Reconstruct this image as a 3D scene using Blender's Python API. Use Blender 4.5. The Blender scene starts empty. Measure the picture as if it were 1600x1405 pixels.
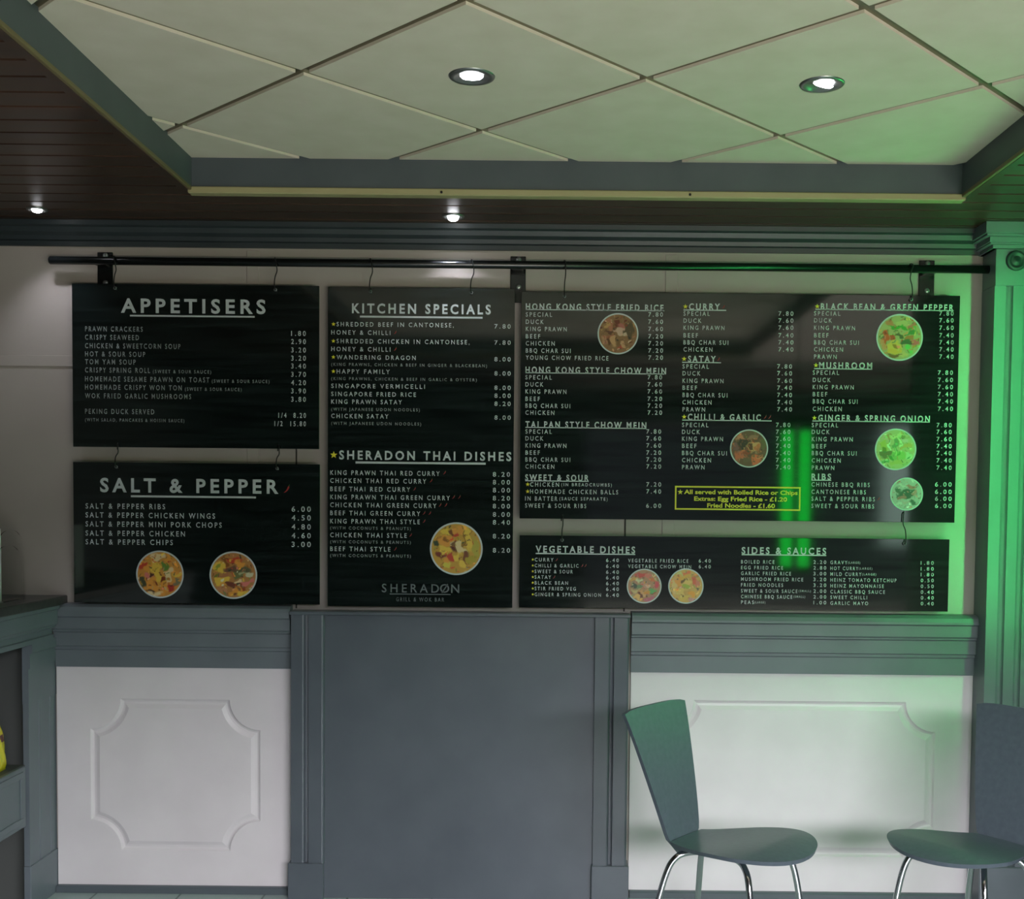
import bpy, bmesh, math, random
from mathutils import Vector, Matrix
C = bpy.context.scene.collection
R = math.radians
scene = bpy.context.scene

# ------------------------------------------------------------------ camera, world, big lights, exposure
cam_d = bpy.data.cameras.new('camera'); cam = bpy.data.objects.new('camera', cam_d); C.objects.link(cam)
cam.location = (0, -4.2, 1.461)
cam_d.sensor_fit = 'HORIZONTAL'; cam_d.sensor_width = 36.0
cam_d.lens = 36.0 * 1790.0 / 1600.0
cam_d.shift_x = -61.2 / 1600.0
cam_d.shift_y = 159.6 / 1600.0
cam_d.clip_start = 0.05
cam.rotation_euler = (Matrix.Rotation(R(90 - 2.5), 4, 'X') @ Matrix.Rotation(R(0.57), 4, 'Z')).to_euler()
scene.camera = cam

world = bpy.data.worlds.new('world'); scene.world = world; world.use_nodes = True
wbg = world.node_tree.nodes['Background']
wbg.inputs[0].default_value = (0.80, 0.88, 1.0, 1); wbg.inputs[1].default_value = 0.12

vs = scene.view_settings
vs.view_transform = 'Standard'; vs.look = 'None'; vs.gamma = 1.0; vs.use_curve_mapping = False
vs.exposure = 0.0

def area(name, loc, target, sx, sy, energy, col, spread=180):
    l = bpy.data.lights.new(name, 'AREA'); l.shape = 'RECTANGLE'; l.size = sx; l.size_y = sy
    l.energy = energy; l.color = col; l.spread = R(spread)
    o = bpy.data.objects.new(name, l); C.objects.link(o); o.location = loc
    o.rotation_euler = (Vector(target) - Vector(loc)).to_track_quat('-Z', 'Y').to_euler()
    return o
# daylight of the street sky coming in through the shop window behind the camera
area('sky_daylight', (3.4, -10.0, 3.95), (0.9, 0, 0.9), 9.0, 2.6, 4500, (0.95, 0.95, 1.0))
area('ceiling_fill', (2.6, -7.6, 0.04), (2.6, -7.59, 1.5), 5.0, 2.6, 850, (1.0, 0.91, 0.74))  # unseen upward lamp added to brighten the ceiling
area('board_streak_lamp', (4.0, -9.0, 1.75), (1.27, 0, 1.6), 0.45, 1.5, 5, (0.7, 1.0, 0.85))  # narrow unseen lamp added for the pale streak mirrored in the largest board

# ------------------------------------------------------------------ materials
MATS = {}
def srgb(r, g, b):
    f = lambda c: (c / 12.92) if c <= 0.04045 else ((c + 0.055) / 1.055) ** 2.4
    return (f(r / 255), f(g / 255), f(b / 255), 1)
def mat(name, col, rough=0.5, metal=0.0, spec=0.5, emit=None, strength=0.0, coat=0.0):
    m = bpy.data.materials.new(name); m.use_nodes = True
    b = m.node_tree.nodes['Principled BSDF']
    b.inputs['Base Color'].default_value = col; b.inputs['Roughness'].default_value = rough
    b.inputs['Metallic'].default_value = metal; b.inputs['Specular IOR Level'].default_value = spec
    b.inputs['Coat Weight'].default_value = coat
    if emit:
        b.inputs['Emission Color'].default_value = emit; b.inputs['Emission Strength'].default_value = strength
    MATS[name] = m
    return m
def node(m, t, **kw):
    n = m.node_tree.nodes.new(t)
    for k, v in kw.items(): setattr(n, k, v)
    return n
def noisy(m, c1, c2, scale=(4, 4, 4), detail=6.0, bump=0.0, nscale=1.0, lo=0.3, hi=0.7, rough=None):
    """colour varied between c1 and c2 by a stretched noise in object space, optional bump"""
    L = m.node_tree.links; b = m.node_tree.nodes['Principled BSDF']
    tc = node(m, 'ShaderNodeTexCoord'); mp = node(m, 'ShaderNodeMapping'); mp.inputs['Scale'].default_value = scale
    nz = node(m, 'ShaderNodeTexNoise'); nz.inputs['Scale'].default_value = nscale; nz.inputs['Detail'].default_value = detail
    cr = node(m, 'ShaderNodeValToRGB')
    cr.color_ramp.elements[0].position = lo; cr.color_ramp.elements[0].color = c1
    cr.color_ramp.elements[1].position = hi; cr.color_ramp.elements[1].color = c2
    L.new(tc.outputs['Object'], mp.inputs['Vector']); L.new(mp.outputs[0], nz.inputs['Vector'])
    L.new(nz.outputs[0], cr.inputs[0]); L.new(cr.outputs[0], b.inputs['Base Color'])
    if rough:
        mr = node(m, 'ShaderNodeMapRange'); mr.inputs[3].default_value = rough[0]; mr.inputs[4].default_value = rough[1]
        L.new(nz.outputs[0], mr.inputs[0]); L.new(mr.outputs[0], b.inputs['Roughness'])
    if bump:
        bp = node(m, 'ShaderNodeBump'); bp.inputs['Strength'].default_value = bump; bp.inputs['Distance'].default_value = 0.004
        L.new(nz.outputs[0], bp.inputs['Height']); L.new(bp.outputs[0], b.inputs['Normal'])
    return m
M_WALL = noisy(mat('wall_cladding', srgb(172, 164, 157), .38), srgb(168, 160, 153), srgb(176, 168, 161), (3, 3, 3))
M_SEAM = mat('dark_seam', srgb(60, 58, 55), .8)
M_PANEL = noisy(mat('white_panel', srgb(226, 219, 222), .40), srgb(222, 215, 218), srgb(230, 223, 226), (5, 5, 5))
M_GREY = noisy(mat('grey_paint', srgb(108, 116, 122), .42), srgb(104, 112, 118), srgb(112, 120, 126), (6, 6, 6))
M_GREYC = noisy(mat('counter_grey', srgb(108, 116, 124), .45), srgb(104, 112, 120), srgb(112, 120, 128), (6, 6, 6))
M_BOX = noisy(mat('boxing_grey', srgb(88, 94, 102), .32), srgb(84, 90, 98), srgb(92, 98, 106), (6, 6, 6))
M_DARKGREY = noisy(mat('dark_grey_paint', srgb(46, 54, 58), .45), srgb(42, 50, 54), srgb(50, 58, 62), (6, 6, 6))
M_SKIRT = mat('skirting_grey', srgb(84, 92, 98), .45)
M_FASCIA = noisy(mat('fascia_grey', srgb(76, 84, 89), .5), srgb(72, 80, 85), srgb(80, 88, 93), (6, 6, 6))
M_LIP = noisy(mat('pale_timber_lip', srgb(160, 152, 112), .5), srgb(154, 146, 106), srgb(166, 158, 118), (2, 20, 20))
M_LIPSIDE = mat('shaded_side_lip', srgb(112, 100, 68), .5)  # same lip along the tray sides, its shade put into the colour
M_OFFCEIL = mat('dark_ceiling', srgb(48, 46, 44), .9, spec=.1)
M_OFF = mat('dark_plaster', srgb(84, 84, 82), .8)
M_TILE = noisy(mat('ceiling_tile', srgb(212, 202, 186), .85), srgb(208, 198, 181), srgb(216, 206, 191), (9, 9, 9), bump=.04)
M_GRID = mat('ceiling_grid', srgb(128, 124, 104), .28, metal=.85)
M_SLAT = noisy(mat('timber_slat', srgb(62, 45, 36), .35), srgb(46, 33, 27), srgb(78, 57, 45), (1.2, 30, 30), rough=(.28, .48))
M_BLACKGAP = mat('dark_gap', srgb(18, 14, 12), .8)
M_CARCASS = mat('counter_carcass', srgb(92, 94, 92), .6)
M_WORKTOP = noisy(mat('worktop', srgb(62, 62, 60), .35), srgb(54, 54, 52), srgb(70, 70, 68), (40, 40, 40))
M_YELLOW = mat('yellow_foil', srgb(240, 222, 20), .3)
M_MAROON = mat('maroon_print', srgb(110, 40, 34), .4)
M_SHEET = mat('white_sheet', srgb(240, 240, 240), .6)
M_ACRYL = mat('clear_acrylic', (1, 1, 1, 1), .05)
M_ACRYL.node_tree.nodes['Principled BSDF'].inputs['Transmission Weight'].default_value = 1.0
M_ACRYL.node_tree.nodes['Principled BSDF'].inputs['IOR'].default_value = 1.12
M_BLACK = mat('black_plastic', srgb(20, 20, 22), .5)
M_BLACKMETAL = mat('black_metal', srgb(14, 17, 18), .25, metal=.0, spec=.6)
M_SCREW = mat('screw_steel', srgb(190, 195, 195), .3, metal=.8)
M_WIRE = mat('dark_wire', srgb(30, 30, 30), .4, metal=.4)
M_EYELET = mat('eyelet', srgb(120, 125, 125), .4, metal=.5)
M_BOARD = noisy(mat('board_print', srgb(17, 23, 23), .3), srgb(9, 15, 15), srgb(28, 36, 36), (1.3, 1, 26), nscale=2.2, lo=.35, hi=.7, rough=(.06, .085))
M_BOARD.node_tree.nodes['Principled BSDF'].inputs['Specular IOR Level'].default_value = 0.85; M_BOARD.node_tree.nodes['Principled BSDF'].inputs['Coat Weight'].default_value = 0.0; M_BOARD.node_tree.nodes['Principled BSDF'].inputs['Coat Roughness'].default_value = 0.07
M_TXT = mat('white_print', srgb(190, 196, 198), .45)
M_TXTDIM = mat('grey_white_print', srgb(140, 147, 146), .45)
M_TXTYEL = mat('yellow_print', srgb(226, 212, 50), .45)
M_LOGO = mat('logo_print', srgb(92, 100, 102), .45)
M_RED = mat('red_print', srgb(158, 38, 36), .45)
M_STALK = mat('green_print', srgb(60, 110, 50), .45)
M_PRINT = mat('photo_print', (1, 1, 1, 1), .4)
_a = node(M_PRINT, 'ShaderNodeAttribute'); _a.attribute_name = 'print'
M_PRINT.node_tree.links.new(_a.outputs['Color'], M_PRINT.node_tree.nodes['Principled BSDF'].inputs['Base Color'])
M_CHROMEDULL = mat('satin_chrome', srgb(150, 152, 150), .3, metal=.9)
M_REFLECT = mat('lamp_reflector', srgb(190, 190, 200), .25, metal=.9)
M_CHROME = mat('chrome', srgb(215, 215, 220), .12, metal=1.0)
M_LEATHER = noisy(mat('dark_leatherette', srgb(90, 99, 110), .36), srgb(86, 95, 106), srgb(94, 103, 114), (60, 60, 60), bump=.05)
# pale floor tiles, 0.3 m, with darker joints
M_FLOOR = mat('floor_tile', srgb(170, 182, 180), .28)
_L = M_FLOOR.node_tree.links; _tc = node(M_FLOOR, 'ShaderNodeTexCoord'); _mp = node(M_FLOOR, 'ShaderNodeMapping'); _mp.inputs['Location'].default_value = (0.115, 0.0, 0)
_br = node(M_FLOOR, 'ShaderNodeTexBrick'); _br.offset = 0.0; _br.inputs['Scale'].default_value = 1.0; _br.inputs['Mortar Size'].default_value = .004
_br.inputs['Brick Width'].default_value = .31; _br.inputs['Row Height'].default_value = .31
_br.inputs['Color1'].default_value = srgb(172, 184, 181); _br.inputs['Color2'].default_value = srgb(166, 180, 178); _br.inputs['Mortar'].default_value = srgb(110, 120, 118)
_L.new(_tc.outputs['Object'], _mp.inputs['Vector']); _L.new(_mp.outputs[0], _br.inputs['Vector']); _L.new(_br.outputs['Color'], M_FLOOR.node_tree.nodes['Principled BSDF'].inputs['Base Color'])
M_GREENGLOW = mat('green_glow', (.02, .5, .08, 1), .4, emit=(.07, 1.0, .22, 1), strength=50)
M_GREENGLOW2 = mat('green_glow_sign', (.02, .5, .08, 1), .4, emit=(.01, 1.0, .07, 1), strength=5)

# ------------------------------------------------------------------ helpers
def tag(o, label=None, cat=None, group=None, kind=None):
    if label: o['label'] = label
    if cat: o['category'] = cat
    if group: o['group'] = group
    if kind: o['kind'] = kind
    return o
def empty(name, loc=(0, 0, 0), rz=0.0):
    o = bpy.data.objects.new(name, None); C.objects.link(o); o.location = loc; o.rotation_euler = (0, 0, rz)
    o.empty_display_size = 0.1
    return o
class MB:
    """collects shapes into one mesh"""
    def __init__(s): s.v = []; s.f = []; s.mi = []; s.sm = []; s.m = 0
    def add(s, vs, fs, smooth=False, T=None):
        b = len(s.v)
        s.v += [tuple(T @ Vector(p)) if T else tuple(p) for p in vs]
        for f in fs: s.f.append([b + i for i in f]); s.mi.append(s.m); s.sm.append(smooth)
        return s
    def box(s, lo, hi, bev=0.0, T=None, seg=1):
        bm = bmesh.new(); bmesh.ops.create_cube(bm, size=1)
        for v in bm.verts:
            v.co = Vector([(lo[i] + hi[i]) / 2 + v.co[i] * (hi[i] - lo[i]) for i in range(3)])
        if bev: bmesh.ops.bevel(bm, geom=bm.edges[:] , offset=bev, segments=seg, affect='EDGES', profile=0.5)
        bm.verts.index_update()
        vs = [v.co.copy() for v in bm.verts]; fs = [[v.index for v in f.verts] for f in bm.faces]; bm.free()
        return s.add(vs, fs, False, T)
    def prism_x(s, prof, x0, x1, smooth=False):
        """closed profile [(y,z)...] run along X with end caps"""
        n = len(prof)
        vs = [(x0, y, z) for y, z in prof] + [(x1, y, z) for y, z in prof]
        fs = [[i, (i + 1) % n, n + (i + 1) % n, n + i] for i in range(n)] + [list(range(n))[::-1], list(range(n, 2 * n))]
        return s.add(vs, fs, smooth)
    def prism_y(s, prof, y0, y1):
        n = len(prof)
        vs = [(x, y0, z) for x, z in prof] + [(x, y1, z) for x, z in prof]
        fs = [[i, (i + 1) % n, n + (i + 1) % n, n + i] for i in range(n)] + [list(range(n))[::-1], list(range(n, 2 * n))]
        return s.add(vs, fs)
    def prism_z(s, prof, z0, z1):
        n = len(prof)
        vs = [(x, y, z0) for x, y in prof] + [(x, y, z1) for x, y in prof]
        fs = [[i, (i + 1) % n, n + (i + 1) % n, n + i] for i in range(n)] + [list(range(n))[::-1], list(range(n, 2 * n))]
        return s.add(vs, fs)
    def tube(s, pts, r, n=12, caps=True, T=None):
        pts = [Vector(p) for p in pts]; m = len(pts); vs = []; fs = []
        rr = r if isinstance(r, (list, tuple)) else [r] * m
        up = None
        for i, p in enumerate(pts):
            t = (pts[min(i + 1, m - 1)] - pts[max(i - 1, 0)]).normalized()
            if up is None: up = t.orthogonal().normalized()
            up = (up - t * up.dot(t)).normalized(); w = t.cross(up)
            for k in range(n):
                a = 2 * math.pi * k / n
                vs.append(p + (up * math.cos(a) + w * math.sin(a)) * rr[i])
        for i in range(m - 1):
            for k in range(n):
                fs.append([i * n + k, i * n + (k + 1) % n, (i + 1) * n + (k + 1) % n, (i + 1) * n + k])
        if caps: fs += [list(range(n))[::-1], list(range((m - 1) * n, m * n))]
        return s.add(vs, fs, True, T)
    def lathe(s, prof, n=32, T=None, smooth=True, close=True):
        """profile [(r,z)] turned about Z"""
        vs = []; fs = []; m = len(prof)
        for r, z in prof:
            for k in range(n):
                a = 2 * math.pi * k / n; vs.append((r * math.cos(a), r * math.sin(a), z))
        for i in range(m - 1):
            for k in range(n):
                fs.append([i * n + k, i * n + (k + 1) % n, (i + 1) * n + (k + 1) % n, (i + 1) * n + k])
        if close: fs += [list(range(n))[::-1], list(range((m - 1) * n, m * n))]
        return s.add(vs, fs, smooth, T)
    def build(s, name, mats, parent=None, label=None):
        me = bpy.data.meshes.new(name); me.from_pydata([tuple(v) for v in s.v], [], s.f)
        ms = mats if isinstance(mats, (list, tuple)) else [mats]
        for m in ms: me.materials.append(m)
        me.polygons.foreach_set('material_index', s.mi); me.polygons.foreach_set('use_smooth', s.sm)
        bm = bmesh.new(); bm.from_mesh(me); bmesh.ops.recalc_face_normals(bm, faces=bm.faces); bm.to_mesh(me); bm.free()
        me.update()
        o = bpy.data.objects.new(name, me); C.objects.link(o)
        if parent: o.parent = parent
        if label: o['label'] = label
        return o
def struct(o): o['kind'] = 'structure'; return o
def copy_tree(o, parent=None):
    c = o.copy(); C.objects.link(c); c.parent = parent
    for ch in list(o.children): copy_tree(ch, c)
    return c
def arc_pts(cx, cy, r, a0, a1, n): return [(cx + r * math.cos(R(a0 + (a1 - a0) * i / n)), cy + r * math.sin(R(a0 + (a1 - a0) * i / n))) for i in range(n + 1)]
def smooth_path(pts, n=8):
    """Catmull-Rom through points"""
    P = [Vector(p) for p in pts]; out = []
    for i in range(len(P) - 1):
        p0, p1, p2, p3 = P[max(i - 1, 0)], P[i], P[i + 1], P[min(i + 2, len(P) - 1)]
        for k in range(n):
            t = k / n
            out.append(0.5 * ((2 * p1) + (p2 - p0) * t + (2 * p0 - 5 * p1 + 4 * p2 - p3) * t * t + (3 * p1 - p0 - 3 * p2 + p3) * t ** 3))
    return out + [P[-1]]

# ------------------------------------------------------------------ room shell
SOF = 2.45; TRZ = 2.545
TX0, TX1, TY0, TY1 = -1.158, 1.298, -3.6, -0.50     # the raised tray in the ceiling
XL, XR, YF = -3.0, 1.80, -6.0
XR2, YRET = 3.7, -1.7                               # the room widens to the right beyond a short return wall
def plain(name, lo, hi, m): return struct(MB().box(lo, hi).build(name, m))
fl = plain('floor', (XL, YF - .3, -0.05), (XR2, 0.0, 0.0), M_FLOOR)
wb = MB(); wb.box((XL, 0, 0), (XR, 0.12, 2.62))
wall_back = struct(wb.build('wall_back', M_WALL))
plain('wall_left', (XL - .1, YF, 0), (XL, 0.1, 2.62), M_OFF)
plain('wall_right', (XR, YRET, 0), (XR + .1, 0.1, 2.62), M_GREY)
plain('wall_far_right', (XR2, YF, 0), (XR2 + .1, YRET + .1, 2.62), M_OFF); plain('wall_return', (XR + .1, YRET, 0), (XR2, YRET + .1, 2.62), M_OFF)
fw = MB()      # shop front behind the camera, to the right: stall riser, header and jambs around one wide window
WX0, WX1, WZ0, WZ1 = 0.3, 3.5, 0.3, 2.15
fw.box((XL, YF - .1, 0), (XR2, YF, WZ0)); fw.box((XL, YF - .1, WZ1), (XR2, YF, 2.62))
fw.box((XL, YF - .1, WZ0), (WX0, YF, WZ1)); fw.box((WX1, YF - .1, WZ0), (XR2, YF, WZ1))
struct(fw.build('wall_front', M_OFF))
# raised battens and seams of the wall cladding behind the boards
tb = MB()
tb.box((0.405, -0.004, 1.08), (0.450, 0.0, 2.36), 0.0015); tb.box((-1.115, -0.004, 1.08), (-1.070, 0.0, 2.36), 0.0015)
tb.box((XL, -0.004, 1.935), (-1.07, 0.0, 1.975), 0.0015)
struct(tb.build('trim_1', M_WALL))
sm_ = MB()
sm_.box((.267, -0.0015, 1.06), (.273, 0.0005, 1.60)); sm_.box((-.938, -0.0015, 1.06), (-.932, 0.0005, 1.90))
struct(sm_.build('trim_2', M_SEAM))

# tiled tray ceiling: square tiles laid on the diagonal with an open shadow gap
ca, cb_ = Vector((0.430, 0.450)), Vector((0.447, -0.428)); N0 = Vector((0.232, -1.214))
lights_at = [(-0.215, -1.22), (0.687, -1.19)]
def clip(poly, ax, val, keep_less):
    out = []
    for i in range(len(poly)):
        p, q = poly[i], poly[(i + 1) % len(poly)]
        ip = (p[ax] <= val) == keep_less; iq = (q[ax] <= val) == keep_less
        if ip: out.append(p)
        if ip != iq:
            t = (val - p[ax]) / (q[ax] - p[ax]); out.append(p + (q - p) * t)
    return out
tiles = MB(); gap = 0.0125
ga = ca.normalized() * gap; gb = cb_.normalized() * gap
for i in range(-9, 10):
    for j in range(-9, 10):
        o = N0 + ca * i + cb_ * j
        poly = [o + ga + gb, o + ca - ga + gb, o + ca + cb_ - ga - gb, o + cb_ + ga - gb]
        for ax, val, less in ((0, TX0, False), (0, TX1, True), (1, TY0, False), (1, TY1, True)):
            if poly: poly = clip(poly, ax, val, less)
        if len(poly) > 2: tiles.prism_z([(p.x, p.y) for p in poly], TRZ, TRZ + 0.009)
ceil_ = struct(tiles.build('ceiling', M_TILE))
gr = MB(); gr.box((TX0 - .01, TY0 - .01, TRZ + .008), (TX1 + .01, TY1 + .01, TRZ + .03))
g_o = gr.build('ceiling_grid', M_GRID, ceil_)

# dark timber slats of the lower ceiling around the tray
so = MB(); y = -0.004; pitch = 0.104
spans = []
YSL = -3.9
while y > YSL:
    y2 = max(y - pitch + 0.012, YSL)
    spans.append((y2, y)); y -= pitch
TIN = 0.02
for (a, b) in spans:
    if b <= TY1 + TIN and a >= TY0 - TIN:
        xs = [(XL, TX0 - TIN), (TX1 + TIN, XR2)]
    else:
        xs = [(XL, XR2)]
    aa, bb = a, b
    if xs[0][1] == XR2 and a < TY1 + TIN and b > TY1 + TIN: aa = TY1 + TIN
    if xs[0][1] == XR2 and b > TY0 - TIN and a < TY0 - TIN: bb = TY0 - TIN
    for x0, x1 in xs: so.box((x0, aa, SOF), (x1, bb, SOF + 0.014))
    if aa != a or bb != b:
        for x0, x1 in ((XL, TX0 - TIN), (TX1 + TIN, XR2)): so.box((x0, a, SOF), (x1, aa if aa != a else b, SOF + 0.014))
so_o = struct(so.build('ceiling_slats', M_SLAT))
plain('ceiling_front', (XL, YF, SOF), (XR2, YSL - .004, SOF + .014), M_OFFCEIL)
bk = MB()
bk.box((XL, YF, SOF + .015), (TX0 - TIN, 0, SOF + .03)); bk.box((TX1 + TIN, YF, SOF + .015), (XR2, 0, SOF + .03))
bk.box((TX0 - TIN, TY1 + TIN, SOF + .015), (TX1 + TIN, 0, SOF + .03)); bk.box((TX0 - TIN, YF, SOF + .015), (TX1 + TIN, TY0 - TIN, SOF + .03))
bk.build('ceiling_backing', M_BLACKGAP, so_o)

# upstand around the tray: grey fascia with a pale timber lip and a brown edge strip below
fa = MB()
fa.box((TX0 - .018, TY0 - .018, 2.452), (TX0, TY1 + .018, 2.58)); fa.box((TX1, TY0 - .018, 2.452), (TX1 + .018, TY1 + .018, 2.58))
fa.box((TX0, TY1, 2.452), (TX1, TY1 + .018, 2.58)); fa.box((TX0, TY0 - .018, 2.452), (TX1, TY0, 2.58))
f_o = struct(fa.build('trim_3', M_FASCIA))
li = MB()
li.box((TX0 - .010, TY1 - .012, 2.431), (TX1 + .010, TY1 + .03, 2.452), 0.003); li.box((TX0 - .03, TY0 - .03, 2.428), (TX1 + .03, TY0 + .012, 2.452), 0.003)
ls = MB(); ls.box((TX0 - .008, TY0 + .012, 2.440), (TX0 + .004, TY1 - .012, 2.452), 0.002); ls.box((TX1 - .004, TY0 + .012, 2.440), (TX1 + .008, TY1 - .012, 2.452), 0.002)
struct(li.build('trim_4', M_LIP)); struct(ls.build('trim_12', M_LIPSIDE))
lb = MB(); lb.box((TX0 - .034, TY0, 2.441), (TX0 - .009, TY1 - .012, 2.452), .001); lb.box((TX1 + .009, TY0, 2.441), (TX1 + .034, TY1 - .012, 2.452), .001)
struct(lb.build('trim_11', M_SLAT))
pn = MB()
for x in (-0.36, 0.43): 
    pn.lathe([(0.0, 0), (0.004, 0), (0.004, 0.004), (0, 0.004)], 10, Matrix.Translation((x, TY1 - .012, 2.440)) @ Matrix.Rotation(R(90), 4, 'X'))
struct(pn.build('trim_5', M_BLACK))

# crown moulding at the head of the back wall
cp = [(0, 2.368), (-0.012, 2.368), (-0.014, 2.385), (-0.026, 2.388), (-0.030, 2.402), (-0.046, 2.412), (-0.052, 2.428), (-0.066, 2.433), (-0.068, 2.4495), (0, 2.4495)]
struct(MB().prism_x(cp, XL, 1.555).build('trim_6', M_DARKGREY))

# dado moulding either side of the boxed panel, skirting, white wainscot panels
dp = [(0, 0.838), (-0.018, 0.838), (-0.018, 0.900), (-0.024, 0.904), (-0.024, 0.914), (-0.032, 0.918), (-0.032, 0.966), (-0.040, 0.971), (-0.040, 0.976),
      (-0.048, 0.982), (-0.048, 1.022), (-0.058, 1.028), (-0.058, 1.036), (-0.052, 1.050), (-0.036, 1.060), (0, 1.062)]
struct(MB().prism_x([(a, b + (.011 if b > 1.03 else 0)) for a, b in dp], -1.815, -0.948).build('trim_7', M_GREY)); struct(MB().prism_x(dp, 0.296, 1.5555).build('trim_8', M_GREY))
bp_ = [(0, 0.0), (-0.030, 0.0), (-0.030, 0.020), (-0.024, 0.026), (0, 0.026)]
struct(MB().prism_x(bp_, -1.815, -0.955).build('baseboard_left', M_SKIRT)); struct(MB().prism_x(bp_, 0.302, 1.5555).build('baseboard_right', M_SKIRT))

def frame_ring(x0, x1, z0, z1, r, t, n=10):
    """rectangle with concave corners, offset inwards by t"""
    cx, cz = (x0 + x1) / 2, (z0 + z1) / 2; a, b = (x1 - x0) / 2, (z1 - z0) / 2
    rr = r + t; q = []
    dz = math.sqrt(max(rr * rr - t * t, 1e-9))
    a0 = math.atan2(-dz, -t); a1 = math.atan2(-t, -dz)       # around corner (a,b): from the right edge to the top edge
    for i in range(n + 1):
        an = (a0 + 2 * math.pi) % (2 * math.pi) + (((a1 + 2 * math.pi) % (2 * math.pi)) - ((a0 + 2 * math.pi) % (2 * math.pi))) * i / n
        q.append((a + rr * math.cos(an), b + rr * math.sin(an)))
    q = [(a - t, b - dz)] + q[1:-1] + [(a - dz, b - t)]
    pts = [(x, z) for x, z in q] + [(-x, z) for x, z in reversed(q)] + [(-x, -z) for x, z in q] + [(x, -z) for x, z in reversed(q)]
    return [(cx + x, cz + z) for x, z in pts]
def wainscot(name, px0, px1, pz0, pz1, fx0, fx1, fz0, fz1, r):
    yf = -0.010
    bm = bmesh.new()
    def loop(pts, y): return [bm.verts.new((x, y, z)) for x, z in pts]
    def edges(vs): return [bm.edges.new((vs[i], vs[(i + 1) % len(vs)])) for i in range(len(vs))]
    outer = loop([(px0, pz0), (px1, pz0), (px1, pz1), (px0, pz1)], yf)
    rings = [loop(frame_ring(fx0, fx1, fz0, fz1, r, t), yf + d) for t, d in ((0.0, 0), (0.006, 0.0055), (0.012, 0.0075), (0.020, 0.006), (0.034, 0.0))]
    e1 = edges(outer); e2 = edges(rings[0])
    bmesh.ops.triangle_fill(bm, edges=e1 + e2, use_beauty=True)
    n = len(rings[0])
    for k in range(len(rings) - 1):
        for i in range(n): bm.faces.new((rings[k][i], rings[k][(i + 1) % n], rings[k + 1][(i + 1) % n], rings[k + 1][i]))
    bm.faces.new(rings[-1])
    back = [bm.verts.new((v.co.x, 0.0, v.co.z)) for v in outer]
    for i in range(4): bm.faces.new((outer[i], outer[(i + 1) % 4], back[(i + 1) % 4], back[i]))
    bmesh.ops.recalc_face_normals(bm, faces=bm.faces)
    me = bpy.data.meshes.new(name); bm.to_mesh(me); bm.free(); me.materials.append(M_PANEL)
    o = bpy.data.objects.new(name, me); C.objects.link(o); return struct(o)
wainscot('trim_9', -1.815, -0.948, 0.026, 0.838, -1.692, -1.066, 0.156, 0.720, 0.112)
wainscot('trim_10', 0.298, 1.5555, 0.026, 0.838, 0.420, 1.422, 0.158, 0.736, 0.110)

# fluted pilaster at the right end of the wall
pi_ = MB(); px0, px1, py = 1.556, 1.80, -0.12
fl_prof = [(px0, 0.0), (px0, py)]
for k in range(3):
    c = 1.609 + k * 0.062
    fl_prof += [(c - 0.013, py)] + [(c - 0.013 * math.cos(R(a)), py + 0.016 * math.sin(R(a))) for a in (20, 50, 90, 130, 160)] + [(c + 0.013, py)]
fl_prof += [(px1, py), (px1, 0.0)]
pi_.prism_z(fl_prof, 0.16, 2.238)
pil = struct(pi_.build('pilaster', M_GREY))
MB().box((px0, py - .004, 2.238), (px1, 0, 2.372), .002).build('capital_block', M_GREY, pil)
MB().box((px0 - .004, py - .012, 0.0), (px1, 0, 0.16), .003).build('plinth', M_GREY, pil)
cpz = [(0.0, 2.365), (0.012, 2.365), (0.016, 2.378), (0.030, 2.384), (0.034, 2.402), (0.050, 2.410), (0.056, 2.4495)]
cm = MB()
for k in range(len(cpz) - 1):
    o0 = cpz[k + 1][0]; cm.box((px0 - o0, py - o0, cpz[k][1]), (px1, 0, cpz[k + 1][1]), 0.001)
cm.build('capital', M_GREY, pil)
MB().lathe([(0.0, 0.0), (0.034, 0.0), (0.036, 0.006), (0.032, 0.013), (0.024, 0.013), (0.020, 0.007), (0.014, 0.007), (0.010, 0.013), (0.0, 0.014)], 28,
           Matrix.Translation((1.626, py - .004, 2.324)) @ Matrix.Rotation(R(90), 4, 'X')).build('roundel', M_DARKGREY, pil)

# ------------------------------------------------------------------ boxed panel between the white panels
bx = empty('panel_boxing', (-0.33, 0, 0)); O = Vector((0.33, 0, 0)); tag(bx, 'tall dark grey panelled boxing between the two white wall panels', 'panel box')
def bxo(mb, name, m=None, label=None):
    mb.v = [tuple(Vector(p) + O) for p in mb.v]; return mb.build(name, m or M_BOX, bx, label)
bxo(MB().box((-0.84, -0.056, 0), (0.18, -.001, 1.044), .001), 'front_panel')
bxo(MB().box((-0.944, -0.082, 1.044), (0.290, -.001, 1.056), .002), 'top_cap')
def stile(x0, x1, g, name):
    p = [(x0, -.001), (x0, -0.074), (g - .012, -0.074), (g - .009, -.0732), (g - .006, -.0712), (g - .004, -.0680), (g - .003, -0.060), (g + .009, -0.058), (g + .010, -0.074), (x1 - .009, -0.074), (x1 - .006, -.0732), (x1 - .003, -.0712), (x1 - .001, -.068), (x1, -0.062), (x1, -.001)]
    bxo(MB().prism_z(p, 0.135, 1.044), name)
stile(-0.938, -0.818, -0.885, 'stile'); stile(0.162, 0.286, 0.222, 'stile')
bxo(MB().box((-0.948, -0.082, 0), (-0.820, -.001, 0.135), .002), 'plinth'); bxo(MB().box((0.158, -0.082, 0), (0.294, -.001, 0.135), .002), 'plinth')

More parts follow.
